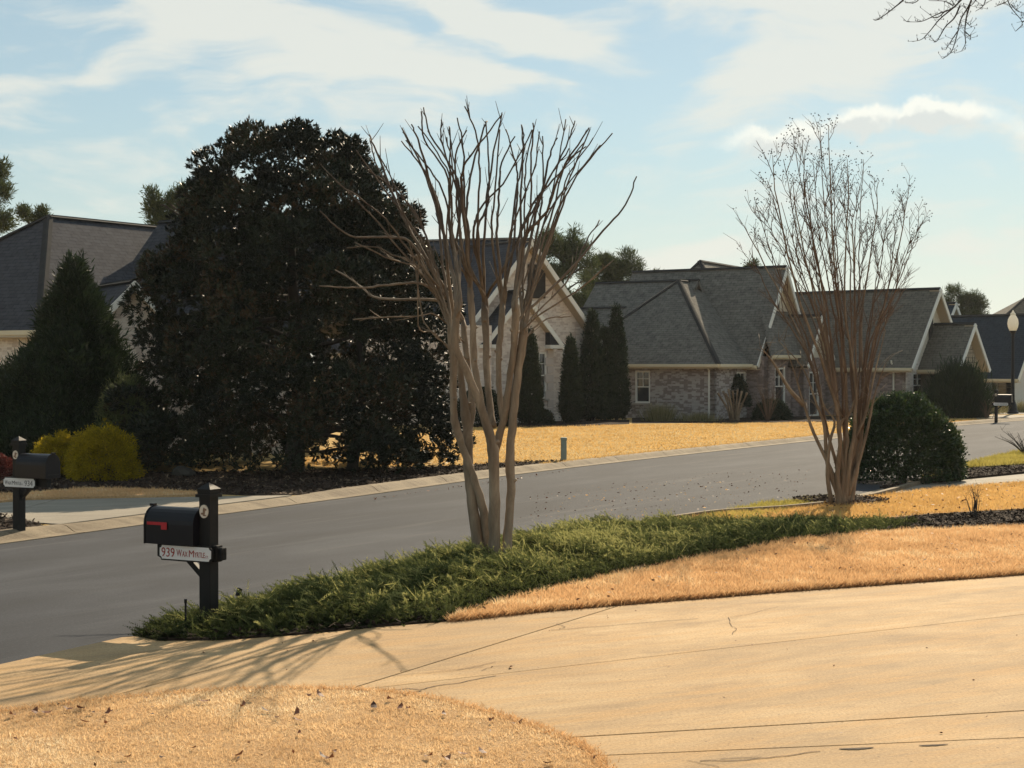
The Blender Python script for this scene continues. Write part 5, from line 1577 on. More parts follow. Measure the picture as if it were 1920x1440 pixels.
BR = [
    (K1, [(680, 1130), (500, 940), (300, 700), (60, 460)]), (K1, [(640, 1120), (400, 1110), (250, 1125), (0, 1115)]),
    (K1, [(690, 1290), (560, 1290), (200, 1310)]), (K1, [(600, 1020), (420, 930), (320, 885), (160, 890)]),
    (K1, [(560, 900), (400, 830), (170, 820), (0, 675)]), (K1, [(650, 1000), (480, 690), (330, 330), (290, 230)]),
    (K1, [(620, 900), (420, 600), (210, 320)]), (K1, [(700, 1150), (600, 760), (450, 560), (260, 420)]),
    (K1, [(690, 1200), (350, 1190), (230, 1110), (90, 1020)]), (K1, [(720, 1000), (690, 700), (600, 430), (480, 265)]),
    (K1, [(740, 950), (700, 640), (600, 420), (480, 190)]), (K1, [(660, 1080), (500, 880), (380, 720), (180, 560)]),
    (K1, [(700, 1080), (620, 820), (520, 640), (420, 500)]), (K1, [(690, 1180), (560, 1010), (420, 960), (200, 860)]),
    (K1, [(690, 1420), (600, 1290), (560, 1000), (520, 900)]),
    (K2, [(770, 780), (760, 560), (740, 420), (580, 180)]), (K2, [(820, 780), (810, 500), (650, 230), (610, 70)]),
    (K2, [(850, 780), (830, 480), (900, 330), (1070, 110)]), (K2, [(760, 800), (765, 500), (760, 190)]),
    (K2, [(870, 800), (850, 650), (840, 300), (805, 130)]), (K2, [(740, 860), (640, 480), (580, 280), (540, 170)]),
    (K2, [(780, 900), (740, 600), (620, 400), (500, 260)]), (K2, [(800, 900), (820, 640), (720, 300), (715, 140)]),
    (K3, [(930, 850), (935, 500), (925, 250), (850, 65)]), (K3, [(920, 820), (980, 640), (990, 450), (975, 150)]),
    (K3, [(960, 900), (980, 600), (1020, 330), (1070, 100)]), (K3, [(900, 820), (960, 640), (1100, 480), (1245, 200)]),
    (K3, [(1080, 1010), (1200, 760), (1310, 560), (1440, 300), (1495, 150)]),
    (K3, [(880, 1000), (860, 760), (880, 480), (965, 190), (980, 150)]), (K3, [(860, 1000), (810, 700), (800, 350), (860, 205)]),
    (K4, [(1110, 880), (1150, 560), (1190, 380), (1180, 170)]), (K4, [(1040, 860), (1050, 640), (1060, 430), (1140, 240)]),
    (K4, [(1010, 850), (1020, 600), (1060, 200)]), (K4, [(1130, 900), (1160, 560), (1150, 400), (1090, 200)]),
    (K5, [(1190, 1100), (1200, 700), (1210, 400), (1245, 200)]), (K5, [(1190, 850), (1330, 680), (1420, 440), (1575, 190)]),
    (K5, [(1250, 1000), (1330, 680), (1380, 500), (1440, 140)]), (K5, [(1230, 1200), (1400, 700), (1510, 470), (1715, 220)]),
    (K5, [(1230, 1250), (1450, 1040), (1660, 790), (1790, 640), (1855, 475)]), (K5, [(1240, 1300), (1440, 1100), (1560, 860), (1640, 730)]),
    (K5, [(1230, 1330), (1500, 1150), (1700, 980)]), (K5, [(1240, 1380), (1330, 1310), (1480, 1290)]),
    (K5, [(1240, 1000), (1290, 720), (1310, 500), (1305, 240)]), (K5, [(1180, 1000), (1180, 620), (1195, 300), (1185, 170)]),
    (K5, [(1160, 900), (1250, 640), (1400, 460), (1550, 275)]), (K5, [(1220, 900), (1300, 560), (1350, 350), (1390, 250)]),
    (K5, [(1300, 900), (1380, 620), (1440, 400), (1565, 300)]), (K4, [(1090, 1000), (1130, 760), (1250, 450), (1285, 210)]),
]
for _ in range(46):
    K, pa = BR[rt.randrange(48)]; K2_, pb = BR[rt.randrange(48)]
    if K != K2_ or len(pa) != len(pb): continue
    t_ = rt.uniform(0.25, 0.75)
    BR.append((K, [(a[0] + (b[0] - a[0]) * t_ + rt.uniform(-25, 25), a[1] + (b[1] - a[1]) * t_ + rt.uniform(-30, 60)) for a, b in zip(pa, pb)]))
TOPS_OF = {K1: (1, 0, 8), K2: (2, 6), K3: (4,), K4: (5,), K5: (7, 3)}
def seg_branch(mb, P_, r0, r1, n=6):
    C_ = catmull(P_, 5)
    C_ = wob(C_, 0.010); m = len(C_)
    mb.tube(C_, [r0 + (r1 - r0) * (i / (m - 1)) ** 0.8 for i in range(m)], n)
    return C_
for bi, (K, path) in enumerate(BR):
    kx, ky = zz(*K)
    opts = TOPS_OF[K]; tp = tops[opts[bi % len(opts)]]
    off = rt.uniform(-1.3, 1.3); nn = len(path)
    zf = at(*zz(*path[0]), D1).z
    low_ = 0.7 if zf < tp[0].z + 0.15 else 1.0
    if zf < tp[0].z + 0.15:      # low side shoot: leaves the trunk below its first bend
        ii = max(2, min(range(len(tp[2])), key=lambda i: abs(tp[2][i].z - (zf - 0.3))))
        P_ = [tp[2][ii - 1], tp[2][ii]]
    else:
        P_ = [tp[1], tp[0] + Vector((rt.uniform(-.04, .04), rt.uniform(-.04, .04), 0.02))]
    for i, q in enumerate(path):
        x, y = zz(*q); k = (i + 1) / nn
        P_.append(at(x, y, D1 + off * k))
    L = sum((P_[i + 1] - P_[i]).length for i in range(len(P_) - 1))
    r0 = (0.029 if L > 2.2 else 0.020) * (1.0 if bi < 48 else 0.62) * low_
    mb = MB(); C_ = seg_branch(mb, P_, r0 * rt.uniform(0.7, 1.15), 0.0085, 6)
    # short side twigs, some long
    for _ in range(rt.randint(4, 8)):
        i = rt.randrange(len(C_) // 3, len(C_) - 1); c = C_[i]
        t = (C_[i + 1] - C_[i]).normalized()
        a = (t + Vector((rt.uniform(-1, 1), rt.uniform(-1, 1), rt.uniform(-0.2, 0.6))) * 0.7).normalized()
        l = rt.uniform(0.04, 0.18) if rt.random() < 0.7 else rt.uniform(0.18, 0.32)
        e = c + a * l
        mb.tube([c, c + a * l * 0.5 + Vector((0, 0, 0.03 * l)), e + Z * 0.12 * l], [0.006, 0.0045, 0.0028], 4)
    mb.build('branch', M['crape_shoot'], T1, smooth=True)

# ---- smaller, unpruned crape myrtle
base2 = g(1582, 944, 0.1); D2 = base2.y; sc2 = D2 / F
T2 = empty('crape_myrtle_tree', base2, 'smaller twiggy bare crape myrtle with seed pods on mulch mound', 'tree')
rt = random.Random(23)
tips = [(1385, 425), (1402, 372), (1392, 470), (1440, 292), (1462, 300), (1478, 250), (1500, 262), (1535, 238), (1552, 236), (1520, 300), (1560, 310), (1590, 298), (1622, 300), (1650, 342), (1672, 392), (1706, 380), (1737, 420), (1700, 480), (1420, 400), (1455, 380), (1500, 380), (1545, 380), (1600, 400), (1640, 430), (1480, 330), (1575, 350), (1610, 350), (1430, 340), (1660, 460), (1720, 440), (1412, 440), (1690, 420), (1540, 290), (1510, 340)]
tips = [(1565 + (x - 1565) * 0.93, y) for x, y in tips]
pods = []
tw = MB()
PRIM = [0, 3, 6, 8, 11, 13, 15, 22, 24]
prim = []
for ti in PRIM + [i for i in range(len(tips)) if i not in PRIM]:
    tx, ty = tips[ti]
    fx = (tx - 1565) / 175.0
    off = rt.uniform(-1.6, 1.6)
    if ti in PRIM:
        pts = [(1584 + fx * 16 + rt.uniform(-4, 4), 952), (1588 + fx * 22 + rt.uniform(-5, 5), 885), (1592 + fx * 36 + rt.uniform(-8, 8), 805), (1586 + fx * 62 + rt.uniform(-10, 10), 700), (1576 + fx * 108 + rt.uniform(-8, 8), 570), ((1570 + fx * 155 + tx) / 2, (ty + 520) / 2 - 20), (tx, ty)]
        ds = [0.02, 0.08, 0.2, 0.4, 0.7, 0.9, 1.0]
        P_ = [at(x, y, D2 + off * k + rt.uniform(-.04, .04)) for (x, y), k in zip(pts, ds)]
        r0 = rt.uniform(0.05, 0.07)
    else:
        pf_, pC = min(prim, key=lambda q: abs(q[0] - fx) + rt.uniform(0, 0.35))
        i0 = rt.randrange(int(len(pC) * 0.28), int(len(pC) * 0.55))
        s0 = pC[i0]; e = at(tx, ty, D2 + off)
        P_ = [s0, s0.lerp(e, 0.3) + Vector(((s0.x - e.x) * 0.06, 0, 0.25)), s0.lerp(e, 0.68) + Vector((rt.uniform(-.08, .08), rt.uniform(-.08, .08), 0.1)), e]
        r0 = rt.uniform(0.018, 0.028)
    C_ = catmull(P_, 4 if ti in PRIM else 6); C_ = wob(C_, 0.014); m = len(C_)
    if ti in PRIM: prim.append((fx, C_))
    rr = [max(0.005, r0 * (1 - (i / (m - 1)) ** 0.55) + 0.005) for i in range(m)]
    mb = MB(); mb.tube(C_, rr, 7)
    for _ in range(8):
        i = rt.randrange(int(m * 0.38), m - 1); c = C_[i]
        t = (C_[i + 1] - C_[i]).normalized(); a = rt.uniform(0, 6.28)
        l = rt.uniform(0.35, 0.95) * (1 - 0.35 * i / m)
        dvec = (t * 1.1 + Vector((math.cos(a), math.sin(a), 0.15)) * 0.6).normalized()
        e = c + dvec * l + Z * l * 0.12
        br_ = [c, c.lerp(e, 0.5) + Vector((rt.uniform(-.04, .04), rt.uniform(-.04, .04), -0.02)), e]
        tw.tube(br_, [0.008, 0.0055, 0.0032], 4)
        for _ in range(6):
            k = rt.uniform(0.3, 1.0); c3 = br_[0].lerp(br_[2], k); a3 = rt.uniform(0, 6.28); l3 = rt.uniform(0.10, 0.30)
            d3 = (dvec + Vector((math.cos(a3), math.sin(a3), 0.2)) * 0.8).normalized()
            e3 = c3 + d3 * l3
            tw.tube([c3, e3], [0.004, 0.0025], 3)
            if i > m * 0.75 and rt.random() < 0.55:
                for _ in range(2): pods.append(e3 + Vector((rt.uniform(-.05, .05), rt.uniform(-.05, .05), rt.uniform(-.03, .06))))
    if ty < 345:
        for _ in range(14): pods.append(C_[-1] + Vector((rt.gauss(0, .08), rt.gauss(0, .08), rt.gauss(0.02, .09))))
    mb.build('stem', M['crape_bark'] if ti in PRIM else M['crape_twig2'], T2, smooth=True)
tw.build('twigs', M['crape_twig2'], T2)['kind'] = 'stuff'
# low side shoots with bowed necks on the left
for pts in [[(1578, 940), (1558, 880), (1526, 812), (1508, 760), (1490, 700), (1470, 640)], [(1574, 935), (1552, 870), (1546, 800), (1532, 760), (1505, 690), (1460, 640)],
            [(1560, 945), (1552, 890), (1556, 830), (1565, 790), (1545, 760), (1528, 700)], [(1590, 930), (1612, 860), (1628, 800), (1640, 740), (1660, 680)],
            [(1586, 900), (1600, 830), (1622, 780), (1640, 700), (1660, 620)], [(1580, 880), (1575, 800), (1596, 770), (1612, 700)], [(1508, 760), (1480, 730), (1450, 680), (1425, 650)]]:
    off = rt.uniform(-0.7, 0.7)
    P_ = [at(x, y, D2 + off * i / (len(pts) - 1)) for i, (x, y) in enumerate(pts)]
    mb = MB(); C_ = catmull(P_, 4); m = len(C_)
    mb.tube(C_, [0.042 * (1 - i / (m - 1)) + 0.006 for i in range(m)], 6)
    for _ in range(9):
        i = rt.randrange(m // 2, m); a = rt.uniform(0, 6.28); c = C_[i]
        e = c + Vector((math.cos(a) * 0.35, math.sin(a) * 0.35, rt.uniform(0.05, 0.5)))
        mb.tube([c, c.lerp(e, .5) + Z * 0.04, e], [0.006, 0.004, 0.002], 3)
    mb.build('stem', M['crape_bark'], T2, smooth=True)
pv = np.array([tuple(p) for p in pods]); 
pr = 0.013
offs = np.array([(1, 0, 0), (0, 1, 0), (-1, 0, 0), (0, -1, 0), (0, 0, 1), (0, 0, -1)]) * pr
fcs = [(0, 1, 4), (1, 2, 4), (2, 3, 4), (3, 0, 4), (1, 0, 5), (2, 1, 5), (3, 2, 5), (0, 3, 5)]
V = np.concatenate([np.stack([pv + offs[a], pv + offs[b_], pv + offs[c]], 1) for a, b_, c in fcs])
sp = np_mesh('seed_pods', V, 3, M['dark_twig'], T2); sp['kind'] = 'stuff'

# ---- bare tree standing out of frame on the right; its twigs hang into the top corner
tb = Vector((8.2, 14.5, 0.04))
T3 = empty('bare_tree', tb, 'drooping bare twigs of a tree reaching into the top right corner', 'tree')
mb = MB(); top = Vector((7.6, 14.6, 8.2))
mb.tube(catmull([tb - Z * 0.1, Vector((8.1, 14.5, 2.5)), Vector((7.9, 14.6, 5)), top], 5), [0.2, 0.17, 0.16, 0.15, 0.14, 0.13, 0.13, 0.12, 0.12, 0.11, 0.1, 0.09, 0.08, 0.06, 0.05, 0.04], 9)
mb.build('trunk', M['bark'], T3, smooth=True)
rt = random.Random(41)
DD = 14.0
def wp(x, y): return (1560 + x / 4.8, y / 4.8)
hang = [
    [(640, -60), (640, 0), (560, 70), (470, 140), (390, 190), (360, 180)], [(1180, -60), (1150, 10), (1060, 90), (930, 140), (800, 200), (665, 205)],
    [(1160, 0), (1080, 80), (960, 180), (870, 290), (800, 360), (715, 382)], [(1140, 60), (1090, 170), (1010, 250), (940, 370), (905, 388)],
    [(1260, -40), (1220, 60), (1150, 180), (1120, 300), (1080, 440), (1040, 500), (985, 535)], [(1230, 50), (1195, 180), (1185, 300), (1190, 400), (1155, 468)],
    [(1120, 290), (1060, 380), (1015, 455)], [(1190, 200), (1240, 250)], [(1185, 290), (1235, 340), (1230, 370)],
    [(1380, -40), (1350, 60), (1280, 110)], [(800, -30), (740, 30), (650, 35)], [(1550, -40), (1600, 80), (1700, 210), (1640, 290)], [(1600, 50), (1660, 110), (1740, 130)],
    [(1020, 100), (930, 170), (850, 125)], [(1550, 30), (1500, 50), (1450, 70)], [(1700, 210), (1760, 160)], [(1080, 60), (1000, 20), (870, 15)], [(1300, -20), (1260, 40), (1200, 90)]]
for hp in hang:
    off = rt.uniform(-0.5, 0.5); P_ = [at(*wp(*q), DD + off) for q in hp]
    C_ = catmull(P_, 4); m = len(C_); mb = MB(); r0 = 0.006 if len(hp) > 4 else 0.0034
    mb.tube(C_, [r0 * (1 - i / (m - 1)) + 0.0020 for i in range(m)], 5)
    for _ in range(m):
        i = rt.randrange(1, m); c = C_[i]; a = rt.uniform(0, 6.28)
        e = c + Vector((math.cos(a) * 0.06, math.sin(a) * 0.06, rt.uniform(-0.02, 0.07)))
        mb.tube([c, e], [0.0022, 0.0014], 3)
        if rt.random() < 0.5: mb.tube([e, e + Vector((0, 0, 0.014))], [0.004, 0.002], 4)
    mb.build('twig', M['dark_twig'], T3)
mb = MB()
for q in [(1180, -60), (1260, -40), (640, -60), (1550, -40), (1380, -40), (800, -30)]:
    e = at(*wp(*q), DD); mb.tube(catmull([Vector((7.75, 14.6, 6.6)), Vector((6.3, 14.4, 6.6 + rt.random())), e + Vector((0.5, 0.1, 0.25)), e], 5), [0.05 - 0.0028 * i for i in range(16)], 6)
mb.build('limb', M['bark'], T3, smooth=True)

# ---- pruned crape myrtle at the grey house
b3 = g(1378, 789, 0.1)
T4 = empty('pruned_tree', b3, 'short pruned trunks with knobby ends before the grey house', 'tree'); rt = random.Random(9)
for i, (tx, ty) in enumerate([(1346, 737), (1356, 733), (1366, 729), (1374, 733), (1383, 730), (1391, 733), (1401, 736), (1360, 738)]):
    x0 = 1378 + (i - 3.5) * 2.2; P_ = [at(x0, 790, b3.y), at((x0 + 1378) / 2 + (tx - 1378) * 0.3, 768, b3.y + rt.uniform(-.2, .2)), at(tx, ty, b3.y + rt.uniform(-.4, .1))]
    mb = MB(); C_ = catmull(P_, 5); mb.tube(C_, [0.06 - 0.002 * j for j in range(len(C_) - 1)] + [0.06], 7)
    mb.build('trunk', M['crape_bark'], T4, smooth=True)
# ---- bare twiggy shrubs
def twig_bush(name, label, b, n, h, spread, r, seed, mat='dark_twig', lean=(0, 0)):
    rr = random.Random(seed); b = Vector(b); root = empty(name, b, label, 'shrub'); mb = MB()
    for i in range(n):
        a = rr.uniform(0, 6.28); s = rr.uniform(0.2, 1) * spread
        e = b + Vector((math.cos(a) * s + lean[0], math.sin(a) * s + lean[1], h * rr.uniform(0.5, 1)))
        P_ = catmull([b + Vector((math.cos(a) * .04, math.sin(a) * .04, -0.02)), b.lerp(e, 0.5) + Vector((rr.uniform(-.05, .05), 0, 0.06 * h)), e], 4)
        mb.tube(P_, [r * (1 - j / (len(P_) - 1)) + r * 0.25 for j in range(len(P_))], 4)
        for _ in range(3):
            c = P_[rr.randrange(3, len(P_))]; e2 = c + Vector((rr.uniform(-.2, .2), rr.uniform(-.2, .2), rr.uniform(0, .25))) * h
            mb.tube([c, e2], [r * 0.4, r * 0.2], 3)
    mb.build('stems', M[mat], root)
twig_bush('bare_shrub', 'small bare upright shrub on the lawn before the mulch band', g(1828, 968, 0.05), 12, 0.62, 0.22, 0.006, 3)
twig_bush('brush_pile', 'dark cut branches lying on the verge at the right edge', g(1925, 852, 0.07), 20, 0.75, 0.9, 0.014, 4, lean=(-0.2, 0))
twig_bush('bare_shrub', 'bare twiggy shrub before the entry of the grey house', g(1440, 790, 0.1), 26, 2.2, 1.1, 0.012, 5, 'crape_twig2')
twig_bush('bare_shrub', 'bare shrub left of the distant mailbox', g(1850, 785, 0.1), 14, 0.9, 0.5, 0.012, 6, 'crape_twig2')
# ------------------------------------------------------------------ mailboxes, lamp, small things
def text_mesh(name, body, size, mat, parent, origin, xdir, ndir, width=0.1, bold=0.0):
    """flat lettering lying on a face: baseline start at origin (world), reading along xdir, facing ndir"""
    cu = bpy.data.curves.new(name, 'FONT'); cu.body = body; cu.size = size; cu.extrude = 0.0012; cu.offset = bold
    cu.resolution_u = 3
    ob = bpy.data.objects.new('tmp_text', cu); COL.objects.link(ob)
    dg = bpy.context.evaluated_depsgraph_get()
    me = bpy.data.meshes.new_from_object(ob.evaluated_get(dg))
    bpy.data.objects.remove(ob); bpy.data.curves.remove(cu)
    x = Vector(xdir).normalized(); n = Vector(ndir).normalized(); up = n.cross(x)
    xs = [v.co.x for v in me.vertices]; x0_ = min(xs); k_ = width / max(1e-6, max(xs) - x0_)
    for v in me.vertices: v.co.x = (v.co.x - x0_) * k_
    Rm = Matrix((x, up, n)).transposed()
    L = world_loc(parent)
    for v in me.vertices:
        v.co = Rm @ v.co + Vector(origin) - L
    me.materials.clear(); me.materials.append(mat); me.name = name
    o = bpy.data.objects.new(name, me); COL.objects.link(o); o.parent = parent
    return o
def oct_plate(mb, c, w, h, th, x, n, cut):
    """sign blank with scooped corners: centre c, width along x, height z, thickness along n"""
    pts = []
    for sx, sz in ((-1, -1), (1, -1), (1, 1), (-1, 1)):
        # concave quarter circle at each corner
        cx, cz = sx * w / 2, sz * h / 2
        arc = []
        for k in range(4):
            a = math.pi / 2 * k / 3
            arc.append((cx - sx * cut * math.cos(a), cz - sz * cut * math.sin(a)))
        if (sx, sz) in ((1, -1), (-1, 1)): pts += arc[::-1][::-1] if False else arc[::1] if (sx, sz) == (99, 99) else arc
        else: pts += arc
        # keep a consistent turning direction
        seg = pts[-4:]
        ang = lambda p: math.atan2(p[1], p[0])
        if ((seg[0][0] * seg[3][1] - seg[0][1] * seg[3][0]) < 0): pts[-4:] = seg[::-1]
    f = [c + x * u + Z * v + n * th / 2 for u, v in pts]; b = [c + x * u + Z * v - n * th / 2 for u, v in pts]
    m = len(pts)
    mb.add(f + b, [tuple(range(m)), tuple(range(2 * m - 1, m - 1, -1))] + [(i, i + m, (i + 1) % m + m, (i + 1) % m) for i in range(m)])

def mailbox(label, base, e1, flag, plate_txt, ink, side, plate_off=0.0, detail=True, text=True):
    """e1: direction from the post along the box (towards the street); side: visible long side normal"""
    e1 = Vector(e1).normalized(); n = Vector(side).normalized()
    b = Vector(base); root = empty('mailbox', b, label, 'mailbox', 'mailboxes along the street')
    PW = 0.135; HT = 1.30
    # post with recessed collar and pyramid cap
    m = MB()
    m.box(b + Z * (HT / 2 - 0.05), (PW, PW, HT + 0.1), (e1, n, Z)); post = m.build('post', M['black_wood'], root, bevel=0.006)
    c = MB()
    c.box(b + Z * (HT + 0.012), (PW + 0.05, PW + 0.05, 0.03), (e1, n, Z))
    c.box(b + Z * (HT + 0.05), (PW + 0.02, PW + 0.02, 0.055), (e1, n, Z))
    k = (PW + 0.035) / 2; z0 = HT + 0.078
    q = [b + e1 * sx * k + n * sy * k + Z * z0 for sx, sy in ((-1, -1), (1, -1), (1, 1), (-1, 1))]
    apex = b + Z * (z0 + 0.065)
    c.add(q + [apex], [(0, 1, 4), (1, 2, 4), (2, 3, 4), (3, 0, 4), (3, 2, 1, 0)])
    bmesh_fix = c.build('post_cap', M['black_wood'], post)
    # horizontal arm through the post with shaped end
    m = MB(); za = 0.745
    m.bar(b - e1 * 0.14 + Z * za, b + e1 * 0.62 + Z * za, n, 0.085, 0.13); arm = m.build('arm', M['black_wood'], root, bevel=0.01)
    m = MB()
    for dz in (-0.05, 0.05): m.box(b - e1 * 0.165 + Z * (za + dz * 0.4), (0.06, 0.075, 0.085), (e1, n, Z))
    m.box(b - e1 * 0.10 + Z * za, (0.07, 0.10, 0.165), (e1, n, Z)); m.build('arm_end', M['black_wood'], arm, bevel=0.012)
    m = MB(); m.bar(b + e1 * 0.05 + Z * 0.50, b + e1 * 0.27 + Z * 0.69, n, 0.06, 0.055)
    m.box(b + e1 * 0.30 + Z * 0.665, (0.14, 0.07, 0.04), (e1, n, Z)); m.build('brace', M['black_wood'], root, bevel=0.006)
    # box: domed body
    L = 0.60; W_ = 0.30; zb = 0.82; zs = 0.20; x0 = PW / 2 + 0.01
    bc = b + Z * zb
    prof_ = [(-W_ / 2, 0.0), (-W_ / 2, zs)] + [(-W_ / 2 * math.cos(math.pi * i / 12), zs + 0.165 * math.sin(math.pi * i / 12)) for i in range(1, 12)] + [(W_ / 2, zs), (W_ / 2, 0.0)]
    m = MB(); np_ = len(prof_)
    ringA = [bc + e1 * x0 + n * u + Z * v for u, v in prof_]; ringB = [bc + e1 * (x0 + L) + n * u + Z * v for u, v in prof_]
    m.add(ringA + ringB, [tuple(range(np_)), tuple(range(2 * np_ - 1, np_ - 1, -1))] + [(i, i + np_, (i + 1) % np_ + np_, (i + 1) % np_) for i in range(np_)])
    body = m.build('box_body', M['black_metal'], root, bevel=0.004)
    m = MB(); dprof = [(u * 1.03, v * 1.02 - 0.002) for u, v in prof_]
    A = [bc + e1 * (x0 + L + 0.002) + n * u + Z * v for u, v in dprof]; Bq = [bc + e1 * (x0 + L + 0.02) + n * u + Z * v for u, v in dprof]
    m.add(A + Bq, [tuple(range(np_)), tuple(range(2 * np_ - 1, np_ - 1, -1))] + [(i, i + np_, (i + 1) % np_ + np_, (i + 1) % np_) for i in range(np_)])
    door = m.build('door', M['black_metal'], root, bevel=0.003)
    m = MB(); m.box(bc + e1 * (x0 + L + 0.025) + Z * (zs + 0.175), (0.05, 0.05, 0.025), (e1, n, Z)); m.build('latch', M['black_metal'], door)
    m = MB(); m.box(bc + e1 * (x0 + L + 0.024) + Z * 0.05, (0.01, W_ * 0.86, 0.012), (e1, n, Z)); m.build('door_rib', M['black_metal'], door)
    if flag:
        m = MB(); fc = bc + n * (W_ / 2 + 0.008)
        m.box(fc + e1 * (x0 + L - 0.155) + Z * 0.205, (0.25, 0.008, 0.030), (e1, n, Z))
        m.box(fc + e1 * (x0 + L - 0.245) + Z * 0.172, (0.07, 0.0085, 0.048), (e1, n, Z))
        m.build('flag', M['red'], root, bevel=0.002)
    # name plate on the arm
    pw, phh = 0.67, 0.165
    pc = b + e1 * plate_off + n * 0.086 + Z * (za - 0.005)
    xr = Vector((n.y, -n.x, 0)) * -1          # reading direction when facing the plate
    if xr.dot(Vector((1, 0, 0))) < 0: xr = -xr
    m = MB(); oct_plate(m, pc, pw, phh, 0.02, xr, n, 0.03); pl = m.build('plate_backing', M['black_wood'], root)
    m = MB(); oct_plate(m, pc + n * 0.0125, pw - 0.03, phh - 0.03, 0.006, xr, n, 0.028); sg = m.build('name_plate', M['sign_white'], pl)
    if text:
        for body, u, v, size, wd_ in plate_txt:
            text_mesh('lettering', body, size, ink, sg, pc + n * 0.0172 + xr * u + Z * v, xr, n, wd_, 0.0)
    # round plaque near the top of the post
    m = MB(); oc = b + n * (PW / 2 + 0.004) + Z * (HT - 0.14)
    def disc(mb, c, rw, rh, th, k=20):
        f = [c + xr * rw * math.cos(2 * math.pi * i / k) + Z * rh * math.sin(2 * math.pi * i / k) for i in range(k)]
        mb.add([p + n * th for p in f] + [p - n * 0.004 for p in f], [tuple(range(k)), tuple(range(2 * k - 1, k - 1, -1))] + [(i, i + k, (i + 1) % k + k, (i + 1) % k) for i in range(k)])
    disc(m, oc, 0.052, 0.066, 0.008); plq = m.build('plaque', M['plaque'], root)
    m = MB()
    disc(m, oc + n * 0.008 + xr * 0.004 + Z * 0.002, 0.014, 0.040, 0.002, 8); disc(m, oc + n * 0.008 + xr * 0.020 + Z * 0.018, 0.018, 0.012, 0.0025, 7)
    disc(m, oc + n * 0.008 - xr * 0.014 - Z * 0.022, 0.020, 0.011, 0.003, 7); disc(m, oc + n * 0.008 + xr * 0.010 - Z * 0.038, 0.022, 0.008, 0.0028, 6)
    m.build('plaque_mark', M['plaque_ink'], plq)
    return root
mb1 = Vector((-2.99, 15.76, 0.04))
TXT1 = [('939', -0.295, -0.045, 0.130, 0.165), ('W', -0.105, -0.034, 0.098, 0.066), ('AX', -0.034, -0.034, 0.076, 0.066), ('M', 0.050, -0.034, 0.098, 0.062), ('YRTLE', 0.118, -0.034, 0.076, 0.130), ('CT.', 0.254, -0.034, 0.032, 0.036)]
mailbox('black mailbox with red flag and plate reading 939 Wax Myrtle', mb1, (-0.87, 0.46, 0), True, TXT1, M['red_ink'], (-0.46, -0.87, 0), 0.215)
p2_ = g(35, 995, 0.11)
TXT2 = [('W', -0.290, -0.034, 0.09, 0.060), ('AX', -0.225, -0.034, 0.070, 0.062), ('M', -0.145, -0.034, 0.09, 0.060), ('YRTLE', -0.080, -0.034, 0.070, 0.125), ('CT.', 0.050, -0.034, 0.032, 0.036), ('934', 0.115, -0.044, 0.120, 0.165)]
mailbox('black mailbox with grey plate numbered 934 across the street', p2_, (0.88, -0.47, 0), False, TXT2, M['grey_ink'], (-0.47, -0.88, 0), 0.10)
p3_ = g(1868, 788, 0.11)
TXT3 = [('WAX MYRTLE', -0.27, -0.034, 0.085, 0.54)]
mailbox('distant black mailbox with white plate near the lamp post', p3_, (0.90, -0.43, 0), False, TXT3, M['grey_ink'], (-0.43, -0.90, 0), 0.22)

# lamp post
def mk_globe():
    m, nt, o = new_mat('lamp_globe_acrylic'); N = NT(nt)
    b = N.bsdf((0.82, 0.80, 0.74), 0.3, None, 0.5); t = N.n('ShaderNodeBsdfTranslucent'); t.inputs[0].default_value = (0.85, 0.82, 0.74, 1)
    mx = N.n('ShaderNodeMixShader'); mx.inputs[0].default_value = 0.6
    N.l(b.outputs[0], mx.inputs[1]); N.l(t.outputs[0], mx.inputs[2]); N.l(mx.outputs[0], o.inputs[0]); return m
M['globe'] = mk_globe()
lb = g(1899, 776, 0.1); LS = lb.y / F
lamp = empty('street_lamp', lb, 'black street lamp with pale acorn globe on the far right', 'street lamp')
hp = (776 - 622) * LS
m = MB(); m.lathe(lb, [(0.30, -0.02), (0.30, 0.10), (0.24, 0.16), (0.20, 0.45), (0.13, 0.62), (0.11, 0.70)], 14); m.build('base', M['black_metal'], lamp, smooth=False)
m = MB()
fl = []
for i in range(16): pass
m.lathe(lb, [(0.105, 0.69), (0.09, hp * 0.5), (0.075, hp - 0.3), (0.11, hp - 0.24), (0.08, hp - 0.18), (0.10, hp - 0.1), (0.16, hp - 0.02), (0.18, hp + 0.05)], 12); m.build('pole', M['black_metal'], lamp)
m = MB(); m.lathe(lb + Z * (hp + 0.05), [(0.17, 0.0), (0.25, 0.18), (0.28, 0.38), (0.25, 0.60), (0.16, 0.76), (0.13, 0.80)], 18); m.build('globe', M['globe'], lamp, smooth=True)
m = MB(); m.lathe(lb + Z * (hp + 0.85), [(0.13, 0.0), (0.14, 0.08), (0.08, 0.14), (0.05, 0.2), (0.015, 0.27)], 12); m.build('finial', M['globe'], lamp, smooth=True)

# utility pedestal on the far lawn
ub = g(1057, 866, 0.1); h = 46 * ub.y / F
ped = empty('utility_pedestal', ub, 'short green utility pedestal standing on the orange lawn', 'pedestal')
m = MB(); m.box(ub + Z * (h * 0.45), (0.15, 0.13, h * 0.9)); m.build('body', M['pedestal'], ped, bevel=0.015)
m = MB(); m.box(ub + Z * (h * 0.93), (0.17, 0.15, h * 0.14)); m.build('cap', M['pedestal'], ped, bevel=0.02)
m = MB(); m.box(ub + Z * (h * 0.5) + Vector((0, -0.07, 0)), (0.09, 0.012, h * 0.5)); m.build('panel', M['pedestal'], ped)

